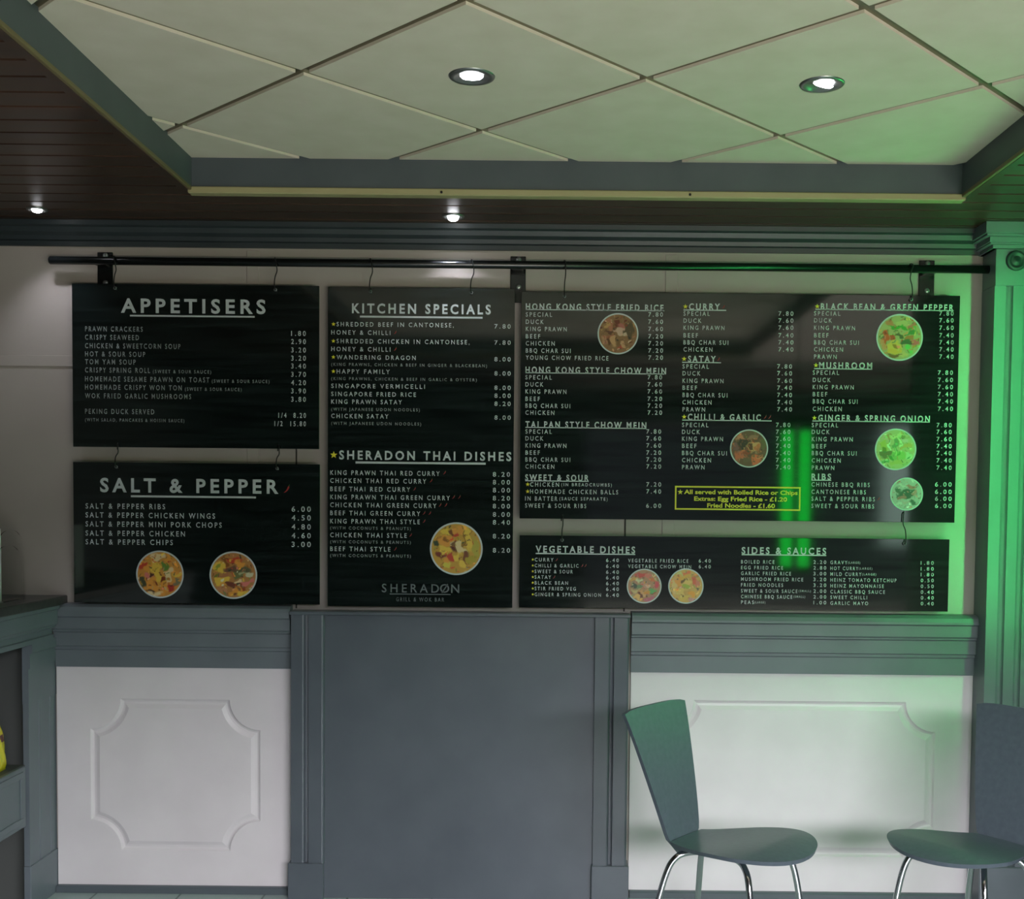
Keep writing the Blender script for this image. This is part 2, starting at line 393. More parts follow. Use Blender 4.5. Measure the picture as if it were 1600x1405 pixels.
# ------------------------------------------------------------------ shop counter at the left end
ct = empty('shop_counter', (-1.82, -0.5, 0)); tag(ct, 'grey panelled shop counter with an open niche, at the left end of the wall', 'counter')
CO = Vector((1.82, 0.5, 0)); CXF = -1.82
def cto(mb, name, m=M_GREYC, label=None, par=None):
    mb.v = [tuple(Vector(p) + CO) for p in mb.v]; return mb.build(name, m, par or ct, label)
cto(MB().box((-2.55, -1.6, 1.068), (-1.775, -0.001, 1.100), .003), 'worktop', M_WORKTOP, 'dark worktop')
mp_ = [(-1.84, 0.946), (-1.802, 0.946), (-1.802, 0.962), (-1.808, 0.965), (-1.808, 0.984), (-1.796, 0.990), (-1.796, 0.996), (-1.788, 1.002), (-1.788, 1.052), (-1.780, 1.056), (-1.780, 1.068), (-1.84, 1.068)]
cto(MB().prism_y(mp_, -1.6, -0.060), 'top_moulding')
def post(y0, y1):
    w = y1 - y0; g = []
    pr = [(-1.842, y0), (-1.822, y0)]
    for c in (y0 + w * .36, y0 + w * .76):
        pr += [(-1.822, c - .004), (-1.828, c - .002), (-1.828, c + .002), (-1.822, c + .004)]
    pr += [(-1.822, y1), (-1.842, y1)]
    cto(MB().prism_z(pr, 0.16, 0.735), 'pilaster')
    cto(MB().box((-1.842, y0 - .006, 0), (-1.817, y1, 0.16), .002), 'plinth')
    b = MB(); b.prism_y([(-1.842, 0.735), (-1.820, 0.735), (-1.820, 0.858), (-1.814, 0.860), (-1.814, 0.910), (-1.806, 0.914), (-1.806, 0.948), (-1.842, 0.948)], y0 - .004, y1)
    cto(b, 'pilaster_cap')
post(-0.222, -0.001); post(-1.6, -1.38)
bd = MB()
bd.box((-2.50, -1.6, 0.0), (-2.46, -0.001, 1.066)); bd.box((-2.46, -0.13, 0.0), (-1.85, -0.001, 1.066)); bd.box((-2.46, -1.6, 0.0), (-1.86, -1.40, 1.066))
bd.box((-2.46, -1.40, 0.955), (-1.85, -0.13, 1.066))
cto(bd, 'carcass', M_CARCASS)
cto(MB().box((-2.46, -1.40, 0.500), (-1.836, -0.222, 0.522), .002), 'shelf', M_CARCASS)
sf = MB(); sf.box((-1.836, -1.38, 0.314), (-1.816, -0.262, 0.526), .003)
s_o = cto(sf, 'shelf_front')
fr = MB()
for lo, hi in (((-1.817, -1.36, 0.490), (-1.812, -0.285, 0.512)), ((-1.817, -1.36, 0.330), (-1.812, -0.285, 0.352)), ((-1.817, -0.307, 0.352), (-1.812, -0.285, 0.490)), ((-1.817, -1.36, 0.352), (-1.812, -1.338, 0.490))):
    fr.box(lo, hi, .0015)
cto(fr, 'front_bead', M_GREYC)
cto(MB().box((-1.836, -1.38, 0.0), (-1.83, -0.222, 0.03), .001), 'kick_board', M_SKIRT)

# yellow snack packet standing on the counter's shelf
def packet(name, loc, rz, w, h, d, label):
    root = empty(name, loc, rz); tag(root, label, 'snack packet')
    mb = MB(); nx, nz = 10, 14; V = []; F = []
    for sgn in (-1, 1):
        for j in range(nz + 1):
            for i in range(nx + 1):
                u = i / nx * 2 - 1; v = j / nz * 2 - 1
                puff = (max(0, 1 - u * u) ** .6) * (max(0, 1 - v ** 4) ** .7)
                V.append((sgn * (d / 2) * puff + 0.004 * math.sin(9 * u + 5 * v) * puff, u * w / 2 * (1 - .05 * (1 - v * v)), (v + 1) / 2 * h))
    n1 = (nx + 1) * (nz + 1)
    for s0 in (0, n1):
        for j in range(nz):
            for i in range(nx):
                a = s0 + j * (nx + 1) + i; F.append([a, a + 1, a + nx + 2, a + nx + 1])
    sh = lambda vs: [(a, b - .30 * c, c) for a, b, c in vs]
    mb.add(sh(V), F, True); bag = mb.build('bag', M_YELLOW, root)
    b2 = MB(); b2.add(sh([(d / 2 * .86 * (1 - uu * uu) ** .5 + .004, uu * w / 2 * .9, z) for z in (h * .60, h * .74) for uu in [k / 10 - 1 for k in range(1, 20)]]),
                      [[k, k + 1, k + 20, k + 19] for k in range(18)], True)
    b2.build('printed_band', M_MAROON, root, 'dark red printed band')
    b3 = MB(); b3.box((-.002, -w / 2 - .3 * h, h - .012), (.002, w / 2 - .3 * h, h + .010)); b3.build('top_seal', M_YELLOW, root)
    return root
packet('snack_packet', (-1.863, -0.372, 0.5235), R(4), 0.15, 0.185, 0.05, 'yellow snack packet with a dark red band on the counter shelf')

# white sheet between clear round-cornered acrylic plates on the worktop
lh = empty('leaflet_stand', (-1.90, -0.225, 1.1005), R(0)); tag(lh, 'white leaflet sheet in a clear acrylic stand with rounded corners, on the worktop', 'leaflet stand')
def plate(x, w, h, r, off, name, mt, th=.003):
    pr = [(-w / 2, 0), (w / 2, 0)] + arc_pts(w / 2 - r, h - r, r, 0, 90, 10) + arc_pts(-w / 2 + r, h - r, r, 90, 180, 10)
    n = len(pr); mb = MB()
    vs_ = [(x, off + a, b) for a, b in pr] + [(x + th, off + a, b) for a, b in pr]
    mb.add(vs_, [list(range(n)), list(range(n, 2 * n))[::-1]] + [[i, (i + 1) % n, n + (i + 1) % n, n + i] for i in range(n)])
    return mb.build(name, mt, lh)
plate(0.0, 0.21, 0.240, 0.085, 0.040, 'acrylic_plate', M_ACRYL); plate(0.035, 0.21, 0.190, 0.085, -0.050, 'acrylic_plate', M_ACRYL)
MB().box((0.010, -0.26, 0), (0.026, -0.078, 0.250), .001).build('white_sheet', M_SHEET, lh, 'white sheet')
MB().box((-0.01, -0.14, -0.0003), (0.045, 0.06, 0.003)).build('stand_base', M_ACRYL, lh)

# ------------------------------------------------------------------ hanging rail
RY, RZ = -0.060, 2.306
rl = empty('hanging_rail', (-0.14, 0, RZ)); tag(rl, 'long black rail on three wall brackets above the menu boards', 'rail')
RO = Vector((0.14, 0, -RZ))
def rlo(mb, name, m, label=None, par=None):
    mb.v = [tuple(Vector(p) + RO) for p in mb.v]; return mb.build(name, m, par or rl, label)
rlo(MB().tube([(-1.806, RY, RZ), (-1.802, RY, RZ), (1.5555, RY, RZ)], [0.0115, 0.0145, 0.0145], 20), 'rod', M_BLACKMETAL)
for bx_ in (-1.628, -0.130, 1.352):
    b = MB(); b.box((bx_ - .028, -0.006, RZ - .125), (bx_ + .028, -0.0005, RZ + .042), .0015)
    br = rlo(b, 'bracket', M_BLACKMETAL)
    b = MB(); b.box((bx_ - .020, RY, RZ - .014), (bx_ + .020, -0.006, RZ + .014), .004, seg=2)
    rlo(b, 'saddle', M_BLACKMETAL, None, br)
    for dz in (0.030, -0.068):
        rlo(MB().lathe([(0, 0), (.010, 0), (.009, .003), (.005, .005), (0, .0055)], 16, Matrix.Translation((bx_ + .002, -0.006, RZ + dz)) @ Matrix.Rotation(R(90), 4, 'X')), 'screw', M_SCREW, 'bright screw head', br)

# ------------------------------------------------------------------ menu boards
BOARDS = {'app': {'bars': [('w', -235.9, 179.7, 448.5, 6.0)],
         'c': (-1.2864, 1.9342),
         'discs': [],
         'marks': [],
         'parts': [('heading', 'w', 'large white heading APPETISERS', 1, [('APPETISERS', -267.9, 215.4, 519.6, 47.5)]),
                   ('dish_list', 'd', 'white capitals listing starters', 0,
                    [('PRAWN CRACKERS', -397.3, 131.3, 207.1, 18.5), ('CRISPY SEAWEED', -397.5, 101.3, 193.4, 18.5), ('CHICKEN & SWEETCORN SOUP', -397.8, 70.9, 343.1, 18.5),
                     ('HOT & SOUR SOUP', -398.0, 41.6, 216.5, 18.5), ('TOM YAM SOUP', -398.2, 13.5, 182.0, 18.5), ('CRISPY SPRING ROLL', -398.5, -15.9, 234.0, 18.5),
                     ('HOMEMADE SESAME PRAWN ON TOAST', -398.7, -47.7, 447.3, 18.5), ('HOMEMADE CRISPY WON TON', -398.9, -77.1, 348.3, 18.5), ('WOK FRIED GARLIC MUSHROOMS', -399.2, -108.3, 382.1, 18.5),
                     ('PEKING DUCK SERVED', -399.6, -164.1, 249.3, 18.5)]),
                   ('price_list', 'w', 'white prices for starters', 0,
                    [('1.80', 343.7, 122.1, 52.9, 18.5), ('2.90', 343.7, 92.9, 53.0, 18.5), ('3.20', 343.7, 62.7, 53.0, 18.5), ('3.20', 343.7, 33.6, 53.0, 18.5), ('3.40', 343.7, 5.5, 53.0, 18.5),
                     ('3.70', 343.7, -24.3, 53.0, 18.5), ('4.20', 343.7, -54.1, 53.0, 18.5), ('3.90', 343.7, -83.9, 53.1, 18.5), ('3.80', 343.7, -113.8, 53.1, 18.5)]),
                   ('price_list', 'w', 'white prices for a quarter and half duck', 0, [('1/4  8.20', 297.6, -171.7, 99.3, 18.5), ('1/2  15.80', 283.7, -201.7, 113.2, 18.5)]),
                   ('small_print', 'd', None, 0,
                    [('(SWEET & SOUR SAUCE)', -154.2, -18.9, 209.8, 12.1), ('(SWEET & SOUR SAUCE)', 57.8, -51.2, 207.5, 12.1), ('(SWEET & SOUR SAUCE)', -39.1, -80.9, 204.1, 12.1),
                     ('(WITH SALAD, PANCAKES & HOISIN SAUCE)', -399.9, -194.7, 358.0, 12.1)])],
         's': (0.8886, 0.5845)},
 'main': {'bars': [('w', -771.7, 343.3, 497.5, 3.5), ('w', -771.1, 117.4, 500.1, 3.5), ('w', -769.4, -78.5, 436.5, 3.5), ('w', -768.6, -271.1, 230.0, 3.5), ('w', -205.3, 347.1, 153.3, 3.5),
                   ('w', -207.1, 160.2, 139.6, 3.5), ('w', -204.0, -46.8, 322.3, 3.5), ('w', 268.3, 354.0, 496.5, 3.5), ('w', 267.9, 142.3, 209.2, 3.5), ('w', 265.8, -45.3, 423.6, 3.5), ('w', 266.4, -258.6, 71.3, 3.5)],
          'c': (0.672, 1.8065),
          'discs': [('rice_bowl', -439.6, 259.9, 71.9), ('glazed_prawns', 38.8, -146.8, 67.2), ('prawn_peppers', 573.0, 256.8, 82.1), ('spring_onion', 568.0, -144.8, 73.2), ('ribs', 611.1, -305.5, 58.0)],
          'frame': (-226.2, -370.1, 228.3, -284.0),
          'marks': [('star', -759.4, -284.0, 16.2), ('star', -759.2, -309.4, 16.2), ('star', -198.6, 359.2, 18.5), ('chilli', -60.7, 360.6, 13.9), ('star', -200.4, 172.4, 18.5), ('chilli', -76.0, 173.6, 13.9),
                    ('star', -197.2, -35.4, 18.5), ('chilli', 95.9, -32.5, 13.9), ('chilli', 112.0, -32.4, 13.9), ('star', 274.9, 364.4, 18.5), ('star', 274.5, 154.2, 18.5), ('star', 272.5, -34.5, 18.5),
                    ('chilli', 511.0, -322.9, 13.9), ('star', -207.1, -306.2, 20.9)],
          'parts': [('heading', 'w', 'white underlined heading HONG KONG STYLE FRIED RICE', 1, [('HONG KONG STYLE FRIED RICE', -771.9, 353.6, 494.5, 21.3)]),
                    ('dish_list', 'w', 'white capitals listing fried rice', 0,
                     [('SPECIAL', -771.6, 325.7, 94.7, 16.2), ('DUCK', -771.4, 299.7, 64.4, 16.2), ('KING PRAWN', -771.1, 274.2, 147.2, 16.2), ('BEEF', -770.9, 247.9, 51.8, 16.2), ('CHICKEN', -770.7, 222.8, 104.0, 16.2),
                      ('BBQ CHAR SUI', -770.5, 196.9, 161.2, 16.2), ('YOUNG CHOW FRIED RICE', -770.2, 171.8, 297.1, 16.2)]),
                    ('price_list', 'w', 'white prices for fried rice', 0,
                     [('7.80', -331.5, 330.1, 52.9, 16.2), ('7.60', -331.2, 304.1, 52.9, 16.2), ('7.60', -330.8, 278.5, 52.9, 16.2), ('7.20', -330.4, 252.2, 52.9, 16.2), ('7.20', -330.1, 227.1, 52.9, 16.2),
                      ('7.20', -329.8, 201.3, 53.0, 16.2), ('7.20', -329.4, 176.1, 53.0, 16.2)]),
                    ('heading', 'w', 'white underlined heading HONG KONG STYLE CHOW MEIN', 1, [('HONG KONG STYLE CHOW MEIN', -771.2, 127.8, 506.5, 21.3)]),
                    ('dish_list', 'w', 'white capitals listing chow mein', 0,
                     [('SPECIAL', -771.0, 101.2, 95.0, 16.2), ('DUCK', -770.8, 75.8, 64.6, 16.2), ('KING PRAWN', -770.5, 50.3, 147.6, 16.2), ('BEEF', -770.3, 24.1, 51.9, 16.2),
                      ('BBQ CHAR SUI', -770.1, -0.7, 161.5, 16.2), ('CHICKEN', -769.8, -25.5, 104.3, 16.2)]),
                    ('price_list', 'w', 'white prices for chow mein', 0,
                     [('7.80', -330.8, 105.6, 51.9, 16.2), ('7.60', -330.4, 80.1, 51.9, 16.2), ('7.60', -330.1, 54.7, 51.9, 16.2), ('7.20', -329.7, 28.5, 51.9, 16.2), ('7.20', -329.4, 3.7, 51.9, 16.2),
                      ('7.20', -329.0, -21.1, 51.9, 16.2)]),
                    ('heading', 'w', 'white underlined heading TAI PAN STYLE CHOW MEIN', 1, [('TAI PAN STYLE CHOW MEIN', -769.5, -67.8, 436.4, 21.3)]),
                    ('dish_list', 'w', 'white capitals listing house chow mein', 0,
                     [('SPECIAL', -769.2, -93.3, 95.2, 16.2), ('DUCK', -769.0, -118.2, 64.7, 16.2), ('KING PRAWN', -768.8, -143.8, 147.9, 16.2), ('BEEF', -768.6, -169.3, 52.0, 16.2),
                      ('BBQ CHAR SUI', -768.3, -194.2, 161.8, 16.2), ('CHICKEN', -768.1, -219.4, 104.5, 16.2)]),
                    ('price_list', 'w', 'white prices for house chow mein', 0,
                     [('7.80', -332.7, -89.0, 53.1, 16.2), ('7.60', -332.4, -113.9, 53.1, 16.2), ('7.60', -332.0, -139.4, 53.1, 16.2), ('7.20', -331.7, -165.0, 53.2, 16.2), ('7.20', -331.4, -189.9, 53.2, 16.2),
                      ('7.20', -331.0, -215.0, 53.2, 16.2)]),
                    ('heading', 'w', 'white underlined heading SWEET & SOUR', 1, [('SWEET & SOUR', -768.7, -259.3, 230.0, 20.9)]),
                    ('dish_list', 'w', 'white capitals listing sweet and sour dishes', 0, [('CHICKEN', -750.4, -283.9, 104.6, 16.2), ('HOMEMADE CHICKEN BALLS', -750.2, -309.3, 318.3, 16.2)]),
                    ('price_list', 'w', 'white prices for sweet and sour dishes', 0, [('7.20', -330.1, -279.7, 53.2, 16.2), ('7.40', -329.8, -305.1, 53.2, 16.2)]),
                    ('dish_list', 'w', 'white capitals listing the rest of the sweet and sour dishes', 0, [('IN BATTER', -768.0, -334.9, 116.7, 16.2), ('SWEET & SOUR RIBS', -767.8, -360.4, 221.0, 16.2)]),
                    ('price_list', 'w', 'white prices for the rest of the sweet and sour dishes', 0, [('6.00', -329.8, -356.9, 54.0, 16.2)]),
                    ('small_print', 'w', None, 0, [('(IN BREADCRUMBS)', -637.9, -283.4, 182.8, 12.1), ('(SAUCE SEPARATE)', -644.3, -334.4, 174.6, 12.1)]),
                    ('heading', 'w', 'white underlined heading CURRY', 1, [('CURRY', -185.9, 359.3, 111.5, 21.3)]),
                    ('dish_list', 'w', 'white capitals listing curry dishes', 0,
                     [('SPECIAL', -205.1, 334.5, 94.7, 16.2), ('DUCK', -204.7, 309.4, 64.4, 16.2), ('KING PRAWN', -204.3, 284.3, 147.2, 16.2), ('BEEF', -203.9, 256.9, 51.8, 16.2),
                      ('BBQ CHAR SUI', -203.6, 231.8, 161.1, 16.2), ('CHICKEN', -203.2, 206.6, 104.1, 16.2)]),
                    ('price_list', 'w', 'white prices for curry dishes', 0,
                     [('7.80', 136.1, 337.9, 53.6, 16.2), ('7.60', 136.6, 312.8, 53.6, 16.2), ('7.60', 137.0, 287.7, 53.6, 16.2), ('7.40', 137.5, 260.3, 53.6, 16.2), ('7.40', 138.0, 235.2, 53.6, 16.2),
                      ('7.40', 138.5, 210.0, 53.6, 16.2)]),
                    ('heading', 'w', 'white underlined heading SATAY', 1, [('SATAY', -186.5, 172.5, 100.2, 21.3)]),
                    ('dish_list', 'w', 'white capitals listing satay dishes', 0,
                     [('SPECIAL', -205.7, 145.7, 94.9, 16.2), ('DUCK', -205.4, 121.0, 64.5, 16.2), ('KING PRAWN', -205.0, 94.4, 147.5, 16.2), ('BEEF', -204.6, 69.4, 51.9, 16.2),
                      ('BBQ CHAR SUI', -204.2, 43.5, 161.4, 16.2), ('CHICKEN', -203.8, 17.3, 104.3, 16.2), ('PRAWN', -203.4, -8.2, 81.2, 16.2)]),
                    ('price_list', 'w', 'white prices for satay dishes', 0,
                     [('7.80', 135.2, 149.1, 53.0, 16.2), ('7.60', 135.7, 124.4, 53.0, 16.2), ('7.60', 136.2, 97.8, 53.0, 16.2), ('7.40', 136.6, 72.8, 53.0, 16.2), ('7.40', 137.1, 46.9, 53.0, 16.2),
                      ('7.40', 137.6, 20.7, 53.1, 16.2), ('7.40', 138.1, -4.8, 53.1, 16.2)]),
                    ('heading', 'w', 'white underlined heading CHILLI & GARLIC', 1, [('CHILLI & GARLIC', -184.3, -35.3, 263.6, 21.3)]),
                    ('dish_list', 'w', 'white capitals listing chilli and garlic dishes', 0,
                     [('SPECIAL', -204.4, -64.0, 95.1, 16.2), ('DUCK', -204.1, -89.1, 64.7, 16.2), ('KING PRAWN', -203.7, -114.0, 147.8, 16.2), ('BEEF', -203.3, -139.5, 52.0, 16.2),
                      ('BBQ CHAR SUI', -202.9, -165.1, 161.8, 16.2), ('CHICKEN', -202.5, -190.7, 104.5, 16.2), ('PRAWN', -202.2, -216.1, 81.4, 16.2)]),
                    ('price_list', 'w', 'white prices for chilli and garlic dishes', 0,
                     [('7.80', 134.5, -60.7, 51.9, 16.2), ('7.60', 135.0, -85.7, 52.0, 16.2), ('7.60', 135.4, -110.6, 52.0, 16.2), ('7.40', 135.9, -136.2, 52.0, 16.2), ('7.40', 136.4, -161.7, 52.0, 16.2),
                      ('7.40', 136.8, -187.3, 52.0, 16.2), ('7.40', 137.3, -212.7, 52.0, 16.2)]),
                    ('heading', 'w', 'white underlined heading BLACK BEAN & GREEN PEPPER', 1, [('BLACK BEAN & GREEN PEPPER', 287.5, 364.5, 476.9, 21.3)]),
                    ('dish_list', 'w', 'white capitals listing black bean dishes', 0,
                     [('SPECIAL', 263.9, 339.6, 94.7, 16.2), ('DUCK', 264.4, 315.0, 64.4, 16.2), ('KING PRAWN', 264.9, 288.5, 147.2, 16.2), ('BEEF', 265.5, 261.8, 51.8, 16.2), ('BBQ CHAR SUI', 266.0, 236.4, 161.1, 16.2),
                      ('CHICKEN', 266.5, 211.3, 104.1, 16.2), ('PRAWN', 267.0, 185.2, 81.1, 16.2)]),
                    ('price_list', 'w', 'white prices for black bean dishes', 0,
                     [('7.80', 714.0, 344.1, 51.0, 16.2), ('7.60', 714.6, 319.4, 51.0, 16.2), ('7.60', 715.3, 293.0, 51.1, 16.2), ('7.40', 715.9, 266.2, 51.1, 16.2), ('7.40', 716.6, 240.9, 51.1, 16.2),
                      ('7.40', 717.2, 215.7, 51.1, 16.2), ('7.40', 717.8, 189.7, 51.1, 16.2)]),
                    ('heading', 'w', 'white underlined heading MUSHROOM', 1, [('MUSHROOM', 285.6, 154.3, 191.2, 21.3)]),
                    ('dish_list', 'w', 'white capitals listing mushroom dishes', 0,
                     [('SPECIAL', 263.5, 128.2, 94.9, 16.2), ('DUCK', 264.0, 102.0, 64.5, 16.2), ('KING PRAWN', 264.5, 76.6, 147.5, 16.2), ('BEEF', 265.0, 50.9, 51.9, 16.2), ('BBQ CHAR SUI', 265.6, 25.2, 161.5, 16.2),
                      ('CHICKEN', 266.1, -1.7, 104.3, 16.2)]),
                    ('price_list', 'w', 'white prices for mushroom dishes', 0,
                     [('7.80', 713.9, 132.6, 54.1, 16.2), ('7.60', 714.6, 106.5, 54.2, 16.2), ('7.60', 715.2, 81.1, 54.2, 16.2), ('7.40', 715.8, 55.4, 54.2, 16.2), ('7.40', 716.5, 29.7, 54.2, 16.2),
                      ('7.40', 717.1, 2.8, 54.2, 16.2)]),
                    ('heading', 'w', 'white underlined heading GINGER & SPRING ONION', 1, [('GINGER & SPRING ONION', 286.1, -34.3, 403.0, 21.3)]),
                    ('dish_list', 'w', 'white capitals listing ginger and spring onion dishes', 0,
                     [('SPECIAL', 263.6, -60.1, 95.1, 16.2), ('DUCK', 264.0, -84.5, 64.7, 16.2), ('KING PRAWN', 264.6, -110.5, 147.8, 16.2), ('BEEF', 265.1, -136.0, 52.0, 16.2),
                      ('BBQ CHAR SUI', 265.6, -160.9, 161.8, 16.2), ('CHICKEN', 266.1, -187.2, 104.5, 16.2), ('PRAWN', 266.6, -213.5, 81.4, 16.2)]),
                    ('price_list', 'w', 'white prices for ginger and spring onion dishes', 0,
                     [('7.80', 714.0, -55.6, 54.2, 16.2), ('7.60', 714.6, -80.0, 54.3, 16.2), ('7.60', 715.2, -106.0, 54.3, 16.2), ('7.40', 715.8, -131.6, 54.3, 16.2), ('7.40', 716.4, -156.4, 54.3, 16.2),
                      ('7.40', 717.1, -182.7, 54.3, 16.2), ('7.40', 717.7, -209.0, 54.3, 16.2)]),
                    ('heading', 'w', 'white underlined heading RIBS', 1, [('RIBS', 266.1, -246.0, 71.2, 20.9)]),
                    ('dish_list', 'w', 'white capitals listing rib dishes', 0,
                     [('CHINESE BBQ RIBS', 266.9, -273.8, 210.6, 16.2), ('CANTONESE RIBS', 267.4, -300.3, 196.7, 16.2), ('SALT & PEPPER RIBS', 267.9, -325.3, 229.2, 16.2),
                      ('SWEET & SOUR RIBS', 268.4, -351.4, 226.5, 16.2)]),
                    ('price_list', 'w', 'white prices for rib dishes', 0,
                     [('6.00', 713.4, -269.3, 60.2, 16.2), ('6.00', 714.1, -295.9, 60.2, 16.2), ('6.00', 714.7, -320.9, 60.2, 16.2), ('6.00', 715.3, -347.0, 60.2, 16.2)]),
                    ('note_text', 'y', 'yellow note about rice, chips and extras', 1,
                     [('All served with Boiled Rice or Chips', -193.2, -305.1, 410.8, 14.8), ('Extras: Egg Fried Rice - £1.20', -156.7, -329.3, 336.6, 14.8), ('Fried Noodles - £1.60', -109.1, -353.3, 245.5, 14.8)])],
          's': (1.575, 0.8148)},
 'salt': {'bars': [('w', -237.3, 132.6, 452.5, 7.0)],
          'c': (-1.2853, 1.3328),
          'discs': [('golden_chicken', -133.5, -149.6, 84.8), ('loaded_chips', 132.9, -149.9, 84.8)],
          'marks': [('chilli', 328.7, 164.9, 30.1)],
          'parts': [('heading', 'w', 'large white heading SALT & PEPPER', 1, [('SALT & PEPPER', -348.6, 172.0, 645.0, 47.5)]),
                    ('dish_list', 'w', 'white capitals listing salt and pepper dishes', 0,
                     [('SALT & PEPPER RIBS', -401.6, 95.9, 287.8, 19.7), ('SALT & PEPPER CHICKEN WINGS', -401.8, 63.7, 468.6, 19.7), ('SALT & PEPPER MINI PORK CHOPS', -402.1, 31.0, 493.1, 19.7),
                      ('SALT & PEPPER CHICKEN', -402.3, -2.2, 360.0, 19.7), ('SALT & PEPPER CHIPS', -402.6, -33.7, 316.0, 19.7)]),
                    ('price_list', 'w', 'white prices for salt and pepper dishes', 0,
                     [('6.00', 344.2, 92.0, 69.5, 19.7), ('4.50', 344.2, 60.5, 69.5, 19.7), ('4.80', 344.2, 27.8, 69.6, 19.7), ('4.60', 344.2, -4.0, 69.6, 19.7), ('3.00', 344.3, -35.8, 69.6, 19.7)])],
          's': (0.8922, 0.5084)},
 'spec': {'bars': [('w', -220.8, 470.1, 440.7, 6.5), ('w', -235.1, -53.0, 470.4, 7.4), ('g', -109.8, -528.3, 220.8, 3.2)],
          'c': (-0.4749, 1.6485),
          'discs': [('prawn_noodles', 130.9, -361.5, 94.1)],
          'marks': [('star', -316.0, 442.3, 16.2), ('star', -315.9, 382.0, 16.2), ('star', -315.8, 324.3, 16.2), ('star', -315.7, 273.5, 16.2), ('chilli', -92.7, 415.2, 13.9), ('chilli', -92.4, 355.8, 13.9),
                    ('star', -314.0, -26.7, 27.8), ('chilli', 87.5, -86.4, 13.9), ('chilli', 39.1, -115.5, 13.9), ('chilli', -21.0, -146.2, 13.9), ('chilli', 120.4, -173.9, 13.9), ('chilli', 141.3, -173.7, 13.9),
                    ('chilli', 72.0, -203.1, 13.9), ('chilli', 92.8, -202.9, 13.9), ('chilli', 14.2, -232.8, 13.9), ('chilli', 35.1, -232.6, 13.9), ('chilli', 14.3, -262.5, 13.9), ('chilli', -34.1, -313.0, 13.9),
                    ('chilli', -89.5, -363.7, 13.9), ('slash', 89.3, -506.1, 34.8)],
          'parts': [('heading', 'w', 'large white heading KITCHEN SPECIALS', 1, [('KITCHEN SPECIALS', -249.4, 499.5, 498.9, 32.5)]),
                    ('dish_list', 'w', 'white capitals listing kitchen specials', 0,
                     [('SHREDDED BEEF IN CANTONESE,', -304.4, 442.4, 421.0, 16.2), ('HONEY & CHILLI', -323.7, 413.0, 212.6, 16.2), ('SHREDDED CHICKEN IN CANTONESE,', -304.3, 382.1, 477.9, 16.2),
                      ('HONEY & CHILLI', -323.6, 353.5, 212.8, 16.2), ('WANDERING DRAGON', -304.2, 324.4, 284.7, 16.2), ('HAPPY FAMILY', -304.2, 273.6, 191.3, 16.2), ('SINGAPORE VERMICELLI', -323.4, 221.6, 337.6, 16.2),
                      ('SINGAPORE FRIED RICE', -323.4, 192.7, 305.4, 16.2), ('KING PRAWN SATAY', -323.3, 165.1, 254.7, 16.2), ('CHICKEN SATAY', -323.3, 113.7, 206.4, 16.2)]),
                    ('price_list', 'w', 'white prices for kitchen specials', 0,
                     [('7.80', 262.9, 440.2, 58.4, 16.2), ('7.80', 263.4, 382.2, 58.5, 16.2), ('8.00', 263.8, 322.7, 58.5, 16.2), ('8.00', 264.2, 271.9, 58.5, 16.2), ('8.00', 264.6, 220.5, 58.6, 16.2),
                      ('8.00', 264.9, 192.1, 58.6, 16.2), ('8.20', 265.1, 163.1, 58.6, 16.2), ('8.00', 265.5, 113.5, 58.6, 16.2)]),
                    ('small_print', 'd', None, 0,
                     [('(KING PRAWNS, CHICKEN & BEEF IN GINGER & BLACKBEAN)', -323.6, 298.6, 560.8, 11.1), ('(KING PRAWNS, CHICKEN & BEEF IN GARLIC & OYSTER)', -323.5, 247.7, 524.2, 11.1),
                      ('(WITH JAPANESE UDON NOODLES)', -323.3, 138.0, 319.4, 11.1), ('(WITH JAPANESE UDON NOODLES)', -323.2, 87.4, 324.2, 11.1)]),
                    ('heading', 'w', 'large white heading above the Thai dishes', 1, [('SHERADON THAI DISHES', -294.4, -26.5, 621.9, 30.1)]),
                    ('dish_list', 'w', 'white capitals listing Thai dishes', 0,
                     [('KING PRAWN THAI RED CURRY', -326.6, -90.5, 395.6, 17.2), ('CHICKEN THAI RED CURRY', -326.6, -119.1, 347.1, 17.2), ('BEEF THAI RED CURRY', -326.6, -149.2, 289.4, 17.2),
                      ('KING PRAWN THAI GREEN CURRY', -326.5, -178.3, 433.0, 17.2), ('CHICKEN THAI GREEN CURRY', -326.5, -207.0, 384.5, 17.2), ('BEEF THAI GREEN CURRY', -326.4, -236.2, 325.8, 17.2),
                      ('KING PRAWN THAI STYLE', -326.4, -265.8, 324.5, 17.2), ('CHICKEN THAI STYLE', -326.3, -315.9, 277.4, 17.2), ('BEEF THAI STYLE', -326.2, -366.1, 218.1, 17.2)]),
                    ('price_list', 'w', 'white prices for Thai dishes', 0,
                     [('8.20', 261.0, -91.1, 62.5, 17.2), ('8.00', 261.3, -119.3, 62.5, 17.2), ('8.00', 261.5, -148.0, 62.5, 17.2), ('8.20', 261.7, -177.1, 62.5, 17.2), ('8.00', 261.9, -205.8, 62.5, 17.2),
                      ('8.00', 262.2, -235.9, 62.6, 17.2), ('8.40', 262.4, -264.6, 62.6, 17.2), ('8.20', 262.8, -314.7, 62.6, 17.2), ('8.20', 263.2, -365.8, 62.6, 17.2)]),
                    ('small_print', 'd', None, 0,
                     [('(WITH COCONUTS & PEANUTS)', -326.3, -290.4, 292.1, 11.1), ('(WITH COCONUTS & PEANUTS)', -326.3, -340.5, 292.3, 11.1), ('(WITH COCONUTS & PEANUTS)', -326.2, -390.2, 292.4, 11.1)]),
                    ('logo', 'g', 'faint grey shop logo with slashed letter O', 0,
